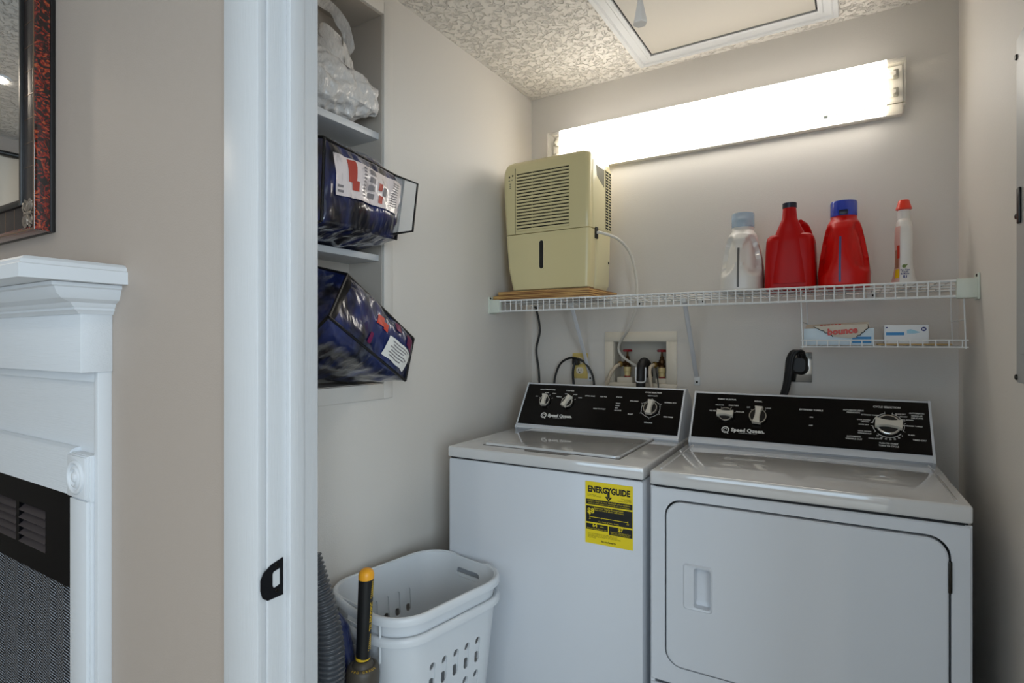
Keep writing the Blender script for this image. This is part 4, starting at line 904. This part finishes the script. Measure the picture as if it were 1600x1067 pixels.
# red bottle, blue cap
t = Thing('detergent_bottle', 'rounded red bottle with wide blue cap, third from the left', 'bottle', (-.028, 2.13, BZ), group='laundry bottles on the wire shelf')
B = Bottle(-.030, 2.13, BZ, [(0, .068, .09, 0, 3), (.006, .0735, .096, 0, 3), (.05, .0735, .096, 0, 3), (.10, .068, .092, 0, 2.8), (.15, .060, .084, 0, 2.6), (.19, .052, .074, 0, 2.4), (.212, .0465, .06, 0, 2.2), (.222, .0395, .045, 0, 2), (.228, .0375, .0385, 0, 2), (.236, .0375, .0375, 0, 2)],
           [(FR + .68, .128, .50, .082, .013), (FR - .72, .120, .42, .085, .012)])
t.part('body', B.body(zrange(0, .236, 46)), 'bottle_orange_red', angle=60)
t.part('level_strip', B.patch(FR - .13, FR - .06, .004, .160, .0005), 'strip_blue', label='blue-grey level strip')
lo_ = t.part('side_label', B.patch(-.40, .05, .018, .20, .0006, 10, 14), 'label_brown', label='edge of the brown label')
t.part('barcode_patch', B.patch(-.40, -.24, .075, .118, .0010), 'label_white', parent=lo_)
b = MB()
for k in range(7):
    z = .080 + k * .005
    b.bm.faces.new([b.bm.verts.new(B.P(q, zz, .0014)) for q, zz in ((-.37, z), (-.29, z), (-.29, z + .0025), (-.37, z + .0025))])
t.part('barcode_print', b, 'label_navy', parent=lo_)
t.part('cap', MB().lathe([(.0390, .2345), (.0390, .277), (.0375, .2835), (.02, .286), (.001, .286)], (-.030, 2.13, BZ), seg=32), 'cap_blue', angle=40)
t.part('cap_latch', MB().box(-.043, -.017, 2.088, 2.094, BZ + .236, BZ + .252, .002), 'cap_navy')
# slim stain remover
t = Thing('stain_remover_bottle', 'slim white waisted bottle with orange-red cap, rightmost on the wire shelf', 'bottle', (.132, 2.14, BZ), group='laundry bottles on the wire shelf')
B = Bottle(.132, 2.14, BZ, [(0, .036, .052, 0, 2.6), (.004, .0365, .053, 0, 2.8), (.03, .0285, .050, 0, 3), (.06, .0235, .047, 0, 3.2), (.10, .0225, .046, 0, 3.2), (.14, .0240, .046, 0, 3.2), (.18, .0225, .042, 0, 3), (.203, .0195, .034, 0, 2.6), (.2085, .0165, .022, 0, 2.2), (.212, .0155, .0155, 0, 2)])
t.part('body', B.body(zrange(0, .212, 44)), 'bottle_white', angle=60)
t.part('neck', MB().lathe([(.0165, .211), (.0165, .236), (.0155, .240)], (.132, 2.14, BZ), seg=24), 'bottle_white')
t.part('cap', MB().lathe([(.0165, .239), (.0220, .2425), (.0205, .248), (.0170, .258), (.0150, .2685), (.0135, .2705), (.001, .271)], (.132, 2.14, BZ), seg=24), 'cap_orange', angle=40)
lo_ = t.part('side_label', B.patch(PI + .06, PI + 1.30, .012, .185, .0007, 12, 16), 'label_pink', label='pinkish picture label round the left side')
t.part('label_picture', B.patch(PI + .55, PI + 1.22, .055, .112, .0011), 'label_brown', parent=lo_)
t.part('label_picture', B.patch(PI + 1.08, PI + 1.28, .085, .125, .0013), 'label_red', parent=lo_)
t.part('label_picture', B.patch(PI + .95, PI + 1.28, .024, .052, .0013), 'label_yellow', parent=lo_)
fy_ = 2.14 - .0505
b = MB(); 
for k, s in enumerate(('For Tips', 'Tricks', '& More')): text(b, s, .0068, (.132, fy_ - .0006 + .0006 * k, BZ + .048 - .0058 * k), (1, 0, 0), (0, .12, 1), bold=.03)
b.quad((.1275, fy_ - .0015, BZ + .0235), (.1365, fy_ - .0015, BZ + .0235), (.1365, fy_ - .0008, BZ + .0320), (.1275, fy_ - .0008, BZ + .0320))
lo2 = t.part('back_print', b, 'label_navy')
b = MB(); text(b, 'f', .0105, (.1330, fy_ - .0020, BZ + .0276), (1, 0, 0), (0, .1, 1), bold=.04); t.part('emblem_letter', b, 'label_white', parent=lo2)
b = MB().lathe([(.0055, 0), (.0001, .0001)], seg=14, mtx=Matrix.Translation((.130, fy_ + .0012, BZ + .0595)) @ Matrix.Rotation(PI / 2, 4, 'X')).quad((.134, fy_ + .001, BZ + .058), (.1395, fy_ + .0014, BZ + .0645), (.137, fy_ + .0014, BZ + .0655), (.131, fy_ + .001, BZ + .0620))
t.part('leaf_print', b, 'label_green')

# ------------------------------------------------------------------ bedding bags and plastic bag in the niche
def hexbag(F, K, bulge, amp, seed, n=40):
    """F, K: front and back quads (top-near, top-far, bottom-far, bottom-near). Returns mesh builder and the front-face map."""
    F = [Vector(p) for p in F]; K = [Vector(p) for p in K]; mid = sum(F + K, Vector()) / 8
    def face(q, bl, am):
        nrm = ((q[1] - q[0]).cross(q[3] - q[0]) + (q[2] - q[1]).cross(q[0] - q[1]) * -1)
        nrm = (q[1] - q[0]).cross(q[3] - q[0]).normalized()
        if nrm.dot(sum(q, Vector()) / 4 - mid) < 0: nrm = -nrm
        def f(u, v, off=0.0):
            p = (q[0] * (1 - u) + q[1] * u) * (1 - v) + (q[3] * (1 - u) + q[2] * u) * v
            e = (16 * u * (1 - u) * v * (1 - v)) ** .5
            pp = Vector((p.x * 16, p.y * 34, p.z * 12)); w_ = noise.noise(p * 15 + Vector((seed, 0, 0))) - .9 * abs(noise.noise(pp + Vector((0, seed, 0)))) + .25 * noise.noise(pp * 1.8)
            return p + nrm * (bl * e + am * w_ * min(1, e * 1.8) + off)
        return f
    ff = face([F[0], F[1], F[2], F[3]], bulge[0], amp)
    faces = [ff, face([K[0], K[1], F[1], F[0]], bulge[1], amp), face([F[3], F[2], K[2], K[3]], bulge[2], amp), face([K[0], F[0], F[3], K[3]], bulge[3], amp), face([F[1], K[1], K[2], F[2]], bulge[3] * .5, amp * .5), face([K[1], K[0], K[3], K[2]], 0, 0)]
    mb = MB()
    for f in faces: mb.grid(f, n, n)
    return mb, ff, faces
def seam_path(f, a, b_, n=14, off=.002): return [f(lerp(a[0], b_[0], k / n), lerp(a[1], b_[1], k / n), off) for k in range(n + 1)]
# upper bag
F1 = [(-1.205, 1.016, 1.842), (-1.200, 1.318, 1.802), (-1.180, 1.262, 1.606), (-1.185, .990, 1.612)]
K1 = [(-1.42, 1.00, 1.885), (-1.42, 1.318, 1.875), (-1.42, 1.30, 1.588), (-1.42, .99, 1.588)]
t = Thing('bedding_bag', 'clear zip bag of navy bedding with printed white insert, on the lower niche shelf', 'bag', (-1.3, 1.15, 1.581), group='navy bedding bags in the wall niche')
mb, ff, fs = hexbag(F1, K1, (.034, .03, .012, .02), .010, 3.1)
bo = t.part('bag_body', mb, 'navy_vinyl', angle=70, weld=True)
for p in (seam_path(ff, (0, 0), (1, 0)), seam_path(ff, (0, 0), (0, 1)), seam_path(ff, (1, 0), (1, 1)), seam_path(fs[1], (0, 0), (0, 1)), seam_path(fs[3], (0, 1), (1, 1))):
    t.part('piping', MB().tube(p, .0042, 6), 'piping_black')
ins = MB().grid(lambda u, v: ff(lerp(.06 + .05 * v, .93 - .04 * v, u), lerp(.16, .66, v), .0045), 24, 14)
io = t.part('printed_insert', ins, 'paper_insert', label='white printed card behind the clear plastic', angle=70)
def on_ins(mb, u0, u1, v0, v1, off=.0062): mb.grid(lambda u, v: ff(lerp(.06 + .05 * lerp(v0, v1, v), .93 - .04 * lerp(v0, v1, v), lerp(u0, u1, u)), lerp(.16, .66, lerp(v0, v1, v)), off), 4, 4)
b = MB(); on_ins(b, .15, .25, .05, .62); on_ins(b, .20, .29, .55, .80); on_ins(b, .58, .64, .36, .56); on_ins(b, .60, .67, .68, .90)
t.part('red_print', b, 'print_soft_red', parent=io, kind='stuff')
b = MB()
for k in range(9): on_ins(b, .35 + .0 * k, .395, .10 + .09 * k, .14 + .09 * k)
for k in range(4): on_ins(b, .44, .53, .08 + .21 * k, .22 + .21 * k)
for k in range(10): on_ins(b, .82, .93, .12 + .075 * k, .145 + .075 * k)
on_ins(b, .66, .72, .42, .66); on_ins(b, .02, .09, .74, .80); on_ins(b, .02, .09, .86, .92)
t.part('grey_print', b, 'print_soft_grey', parent=io, kind='stuff')
fl = MB().loft([[(-1.185, 1.268, 1.800), (-1.155, 1.334, 1.786), (-1.142, 1.296, 1.636), (-1.172, 1.245, 1.622)], [(-1.188, 1.268, 1.800), (-1.158, 1.334, 1.786), (-1.145, 1.296, 1.636), (-1.175, 1.245, 1.622)]])
fo2 = t.part('clear_corner', fl, 'bag_clear', label='clear empty corner of the bag')
t.part('piping', MB().tube([(-1.186, 1.268, 1.802), (-1.156, 1.335, 1.788), (-1.143, 1.297, 1.634), (-1.173, 1.245, 1.620)], .0036, 6), 'piping_black', parent=fo2)
# lower bag, tipped
F2 = [(-1.195, 1.086, 1.484), (-1.160, 1.318, 1.308), (-1.150, 1.270, 1.182), (-1.150, .984, 1.362)]
K2 = [(-1.42, 1.07, 1.535), (-1.42, 1.31, 1.40), (-1.40, 1.29, 1.178), (-1.38, .975, 1.200)]
t = Thing('bedding_bag', 'tipped clear bag of navy bedding with white care label, in the bottom of the niche', 'bag', (-1.3, 1.15, 1.166), group='navy bedding bags in the wall niche')
mb, ff, fs = hexbag(F2, K2, (.030, .022, .030, .02), .011, 9.7)
t.part('bag_body', mb, 'navy_vinyl', angle=70, weld=True)
for p in (seam_path(ff, (0, 0), (1, 0)), seam_path(ff, (0, 0), (0, 1)), seam_path(ff, (1, 0), (1, 1)), seam_path(ff, (0, 1), (1, 1)), seam_path(fs[1], (0, 0), (0, 1)), seam_path(fs[3], (0, 1), (1, 1))):
    t.part('piping', MB().tube(p, .0042, 6), 'piping_black')
t.part('zip_band', MB().grid(lambda u, v: ff(lerp(.0, .05, u), lerp(0, 1, v), .003), 3, 14), 'piping_black')
lab = MB().grid(lambda u, v: ff(lerp(.60, .92 - .02 * abs(v - .5), u), lerp(.56, .93, v), .0048), 10, 8)
lo_ = t.part('care_label', lab, 'paper_white', label='white care label', angle=70)
b = MB()
for k in range(6): b.grid(lambda u, v: ff(lerp(.65 + .02 * (k % 2), .88 - .03 * (k % 3), u), lerp(.61 + .05 * k, .63 + .05 * k, v), .006), 5, 1)
t.part('label_print', b, 'print_soft_grey', parent=lo_)
b = MB()
for a in ((.42, .50, .30, .52), (.50, .56, .38, .56)): b.grid(lambda u, v: ff(lerp(a[0], a[1], u), lerp(a[2], a[3], v), .003), 4, 4)
t.part('pattern_print', b, 'label_red', kind='stuff')
b = MB()
for a in ((.66, .73, .14, .34), (.82, .93, .20, .48), (.40, .44, .74, .95)): b.grid(lambda u, v: ff(lerp(a[0], a[1], u), lerp(a[2], a[3], v), .003), 4, 4)
t.part('pattern_print', b, 'print_purple', kind='stuff')
# plastic carrier bag
t = Thing('plastic_bag', 'crumpled white plastic carrier bag on the upper niche shelf', 'bag', (-1.35, 1.15, 1.978))
def pbag(u, v):
    th, ph = 2 * PI * u, PI * (v - .5)
    n = Vector((math.cos(th) * math.cos(ph), math.sin(th) * math.cos(ph), math.sin(ph)))
    p = Vector((-1.360 + .088 * n.x, 1.150 + .168 * n.y, 2.062 + .100 * n.z))
    q_ = max(0.0, (p.y - 1.17) / .148); p.x += .062 * q_ ** 1.6; p.z += .020 * q_ ** 2
    p.z += -.026 * (p.y - 1.15) / .17 * (1 if p.z > 2.03 else .3)
    w_ = noise.noise(p * 14) * .016 + abs(noise.noise(p * 24 + Vector((4, 2, 1)))) * -.026 + abs(noise.noise(p * 55)) * -.008
    p += n * w_
    p.z = max(p.z, 1.9795 + .004 * abs(noise.noise(p * 40))); p.x = max(p.x, NX + .004); p.y = min(p.y, 1.329)
    return p
po = t.part('bag_body', MB().grid(pbag, 90, 60), 'bag_plastic', angle=70, weld=True)
def hoop(u, v):
    a = 2 * PI * u; c = Vector((-1.335, 1.150 + .072 * math.cos(a), 2.235 + .062 * math.sin(a) - .25 * .072 * math.cos(a)))
    wv = .020 * (v - .5) * 2; nn = Vector((.75, .35 * math.cos(a), .35 * math.sin(a)))
    return c + nn * wv + Vector((0, math.cos(a), math.sin(a))) * (.006 * noise.noise(c * 40 + Vector((v * 2, 0, 0))))
t.part('handle', MB().grid(hoop, 40, 6), 'bag_plastic', angle=70)
nk = MB().grid(lambda u, v: Vector((-1.338 + lerp(.05, .034, v) * math.cos(2 * PI * u) * (1 + .25 * noise.noise(Vector((u * 7, v * 3, 1)))), 1.165 + lerp(.075, .05, v) * math.sin(2 * PI * u), lerp(2.12, 2.205, v) - .03 * math.sin(2 * PI * u) * v)), 30, 8)
t.part('bag_neck', nk, 'bag_plastic', angle=70)

# ------------------------------------------------------------------ laundry baskets (nested), boolean-cut slots
def basket_mesh(name):
    zt, h = 0.0, .55; hx, hy, r = .164, .206, .093; tp = .045
    def ring(z, ins): # z below rim
        k = -z / h; i_ = tp * k + ins
        return [Vector((p[0], p[1], z)) for p in rrect(hx - i_, hy - i_, max(.03, r - .3 * i_), 8)]
    th = .003
    levels = [-h, -.40, -.30, -.20, -.10, 0]
    rings = [ring(z, 0) for z in levels] + [ring(0, th)] + [ring(z, th) for z in levels[::-1][1:-1]] + [ring(-h + .004, th)]
    b = MB().loft(rings, True, True)
    tmp = bpy.data.objects.new(name, b.mesh(name, 'basket_white')); C.objects.link(tmp)
    cut = MB()
    def slot(cx, cy, z0, z1, wd, ax, through):
        pts = []
        for k in range(7): a = PI * k / 6; pts.append((wd * math.cos(a), z1 - wd + wd * math.sin(a)))
        for k in range(7): a = PI + PI * k / 6; pts.append((wd * math.cos(a), z0 + wd + wd * math.sin(a)))
        if ax == 'x': cut.loft([[Vector((cx + d, cy + p[0], p[1])) for p in pts] for d in (-through, through)])
        else: cut.loft([[Vector((cx + p[0], cy + d, p[1])) for p in pts] for d in (-through, through)])
    for z0, z1 in ((-.166, -.092), (-.262, -.188), (-.358, -.284)):
        for k in range(5):
            for s in (-1, 1): slot(s * (hx - .015), (k - 2) * .042, z0, z1, .0098, 'x', .04)
        for k in range(4):
            for s in (-1, 1): slot((k - 1.5) * .040, s * (hy - .015), z0 - .02, z1 - .02, .0075, 'y', .04) if z0 < -.2 else None
    for s in (-1, 1):   # hand holes at the short ends
        pts = rrect(.050, .014, .013, 5); cut.loft([[Vector((p[0], s * hy + d, -.048 + p[1])) for p in pts] for d in (-.03, .03)])
    cme = cut.mesh('cutter', 'basket_white'); co = bpy.data.objects.new('cutter', cme); C.objects.link(co)
    md = tmp.modifiers.new('cut', 'BOOLEAN'); md.operation = 'DIFFERENCE'; md.object = co; md.solver = 'EXACT'
    bpy.context.view_layer.update(); dg = bpy.context.evaluated_depsgraph_get()
    me = bpy.data.meshes.new_from_object(tmp.evaluated_get(dg)); me.name = name
    bpy.data.objects.remove(tmp); bpy.data.objects.remove(co)
    if not me.materials: me.materials.append(M['basket_white'])
    me.polygons.foreach_set('use_smooth', [True] * len(me.polygons)); me.set_sharp_from_angle(angle=math.radians(35))
    # rolled rim, dipping where the hands go
    R = MB(); prof = [(-.002, -.006), (-.001, .0005), (.003, .003), (.008, .0022), (.0115, -.002), (.0125, -.008), (.0120, -.018), (.0100, -.018), (.0100, -.008), (.006, -.003), (.002, -.006)]
    base = rrect(hx, hy, r, 10); n = len(base); rings = []
    dense = []
    for i in range(n):
        a, c = Vector(base[i]), Vector(base[(i + 1) % n]); m_ = max(1, int((c - a).length / .02))
        for k in range(m_): dense.append(a.lerp(c, k / m_))
    n = len(dense)
    for i in range(n):
        p = dense[i]; tg = (dense[(i + 1) % n] - dense[i - 1]).normalized(); nn = Vector((tg.y, -tg.x))
        dip = -.010 * max(0, 1 - (p.x / .075) ** 2) ** 1.0 if abs(p.y) > hy - .02 else 0
        rings.append([Vector((p.x + nn.x * q[0], p.y + nn.y * q[0], q[1] + dip)) for q in prof])
    rings.append(rings[0]); R.loft(rings, False, False)
    return me, R.mesh('rim', 'basket_white', angle=50)
bm_, rm_ = basket_mesh('basket_body')
BX, BY, BR = -1.074, 1.245, -.16
for zt, lb in ((.560, 'lower white plastic laundry basket, nested under the upper one beside washer'), (.612, 'upper white plastic laundry basket, stacked inside the lower one beside washer')):
    t = Thing('laundry_basket', lb, 'laundry basket', (BX, BY, zt - .55), BR, group='nested laundry baskets')
    for nm, me in (('basket_body', bm_), ('rim', rm_)):
        o = bpy.data.objects.new(nm, me); C.objects.link(o); o.parent = t.o; o.location = (0, 0, .55)
    b = MB()
    for q in ((.10, -.2065), (-.10, -.2065), (.10, .2065), (-.10, .2065)): b.box(q[0] - .0012, q[0] + .0012, q[1] - (.0045 if q[1] < 0 else .001), q[1] + (.001 if q[1] < 0 else .0045), -.062, -.018)
    o = bpy.data.objects.new('rib', b.mesh('rib', 'basket_white')); C.objects.link(o); o.parent = t.o; o.location = (0, 0, .55)

# ------------------------------------------------------------------ telescopic pole and vacuum cleaner
PX, PY = -1.010, .968
t = Thing('telescopic_pole', 'black grip pole with orange end cap and yellow marks, beside laundry baskets', 'pole', (PX, PY, 0))
def poleaxis(z): return Vector((PX + .012 * (z - .53) / .22, PY, z))
z0, z1 = .535, .7325
t.part('grip', MB().loft([[poleaxis(z) + Vector((r * math.cos(2 * PI * k / 24), r * math.sin(2 * PI * k / 24), 0)) for k in range(24)] for z, r in ((z0, .0165), (z0 + .01, .0170), (.60, .0172), (.70, .0178), (z1, .0180))]), 'pole_black', angle=50)
t.part('end_cap', MB().loft([[poleaxis(z) + Vector((r * math.cos(2 * PI * k / 24), r * math.sin(2 * PI * k / 24), 0)) for k in range(24)] for z, r in ((z1, .0184), (z1 + .010, .0186), (z1 + .018, .016), (z1 + .0225, .011), (z1 + .025, .004))]), 'pole_orange', angle=60, label='orange rounded end cap')
t.part('accent_ring', MB().lathe([(.0172, .5375), (.0174, .541), (.0172, .5445)], (PX, PY, 0), seg=24), 'print_yellow')
t.part('collar', MB().lathe([(.034, .44), (.038, .46), (.040, .50), (.039, .513), (.036, .520), (.030, .524), (.026, .523), (.022, .530), (.017, .535)], (PX, PY, 0), seg=36), 'pole_grey', label='wide grey-brown collar', angle=50)
t.part('lower_tube', MB().lathe([(.024, 0), (.024, .45)], (PX, PY, 0), seg=20), 'pole_black')
b = MB()
phi0 = math.atan2(-PY, -PX) + 1.0
def on_pole(a, z, off=.0005):
    r = lerp(.0172, .018, (z - .6) / .13) + off; p = poleaxis(z); return Vector((p.x + r * math.cos(a), p.y + r * math.sin(a), z))
for zz, n_, sh in ((.560, 8, 1), (.688, 8, -1)):
    for k in range(n_):
        z = zz + k * .0052; wd = (.30 - .025 * k) if sh > 0 else (.10 + .025 * (n_ - k))
        b.bm.faces.new([b.bm.verts.new(on_pole(phi0 + a, z + dz)) for a, dz in ((-wd, 0), (wd, .0012), (wd, .0044), (-wd, .0032))])
cu = bpy.data.curves.new('lettering', 'FONT'); cu.body = 'TELESCOPIC'; cu.size = .0125; cu.align_x = 'CENTER'; cu.align_y = 'CENTER'; cu.resolution_u = 2; cu.offset = .0004
ob = bpy.data.objects.new('lettering', cu); me = ob.to_mesh()
vv = [b.bm.verts.new(on_pole(phi0 - v.co.y / .0175, .6435 + v.co.x)) for v in me.vertices]
for p in me.polygons: b.bm.faces.new([vv[i] for i in p.vertices])
ob.to_mesh_clear(); bpy.data.objects.remove(ob)
t.part('yellow_marks', b, 'print_yellow', label='yellow lettering and stripes')
b = MB()
for k, ch in enumerate('PRO GRADE'):
    if ch == ' ': continue
    a = phi0 - .95 - (4 - k) * .21; O = Vector((PX + .0345 * math.cos(a), PY + .0345 * math.sin(a), .5225))
    text(b, ch, .0085, O, (-math.sin(a), math.cos(a), 0), (-math.cos(a), -math.sin(a), .35))
t.part('collar_lettering', b, 'print_yellow')
# vacuum
t = Thing('vacuum_cleaner', 'dark blue upright vacuum cleaner with ribbed grey hose behind door frame', 'vacuum cleaner', (-1.12, .90, 0))
hp = smooth_path([(-1.083, .875, .800), (-1.066, .882, .735), (-1.046, .888, .66), (-1.036, .890, .59), (-1.036, .888, .52), (-1.040, .885, .44)], 44)
def ribr(i):
    k = i / (len(hp) - 1); return lerp(.022, .0335, min(1, k * 1.2)) * (1 + .13 * math.sin(i * 2 * PI / 7.0))
t.part('ribbed_hose', MB().tube(hp, ribr, 16), 'hose_grey', angle=80)
t.part('hose_cuff', MB().lathe([(.030, .34), (.036, .36), (.037, .445), (.034, .450)], (-1.042, .884, 0), seg=24), 'black_rubber')
vb = MB(); rings = []
for z, a, bq in ((.06, .075, .07), (.15, .080, .075), (.35, .074, .07), (.52, .062, .060), (.585, .050, .050), (.620, .028, .030), (.632, .010, .012)):
    rings.append([Vector((-1.128 + p[0] + .01 * (z - .3), .955 + p[1], z)) for p in rrect(a, bq, min(a, bq) * .7, 5)])
vb.loft(rings); t.part('body', vb, 'vacuum_navy', angle=50)
t.part('dust_bin', MB().lathe([(.036, .12), (.040, .16), (.040, .42), (.034, .47)], (-1.090, .945, 0), seg=24), 'black_plastic')
t.part('base', MB().box(-1.25, -1.05, .80, 1.0, .0, .075, .02, 3), 'black_plastic')
t.part('handle', MB().tube(smooth_path([(-1.100, .868, .40), (-1.100, .866, .70), (-1.096, .864, .82), (-1.093, .862, .90), (-1.12, .87, 1.02), (-1.13, .88, 1.06)], 6), .013, 12), 'vacuum_navy')

# ------------------------------------------------------------------ living room things seen only in the mirror
for k, (x, y) in enumerate(DOWNLIGHTS):
    t = Thing('recessed_light', ('recessed round ceiling lamp reflected in the mirror', 'recessed ceiling lamp in the middle of the living room', 'recessed ceiling lamp near the rear window', 'recessed ceiling lamp on the right of the living room')[k], 'light', (x, y, ZC), group='recessed living room lamps')
    t.part('trim_ring', MB().lathe([(.028, ZC - .001), (.046, ZC - .001), (.044, ZC - .007), (.029, ZC - .004)], (x, y, 0), seg=28, cap0=False, cap1=False), 'trim_white')
    t.part('lamp_face', MB().lathe([(.028, ZC - .002), (.001, ZC - .003)], (x, y, 0), seg=24), 'lamp_spot')
t = Thing('curtain_rod', 'black curtain rod on the side wall, reflected in the mirror', 'curtain rod', (-4.0, -.6, 2.33))
t.part('rod', MB().tube([(-3.97, -1.7, 2.33), (-3.97, .5, 2.33)], .014, 12), 'black_plastic')
for y in (-1.6, .4): t.part('bracket', MB().box(-4.05, -3.96, y - .01, y + .01, 2.315, 2.345, .003), 'black_plastic')
cu_ = MB().grid(lambda u, v: Vector((-3.97 + .022 * math.sin(u * 60), lerp(-1.6, .38, u), lerp(.05, 2.315, v))), 160, 2)
single('curtain', cu_, 'curtain_pale', 'pale pleated curtain hanging from the black rod, reflected in mirror', 'curtain', loc=(-3.97, -.6, .05), angle=80)
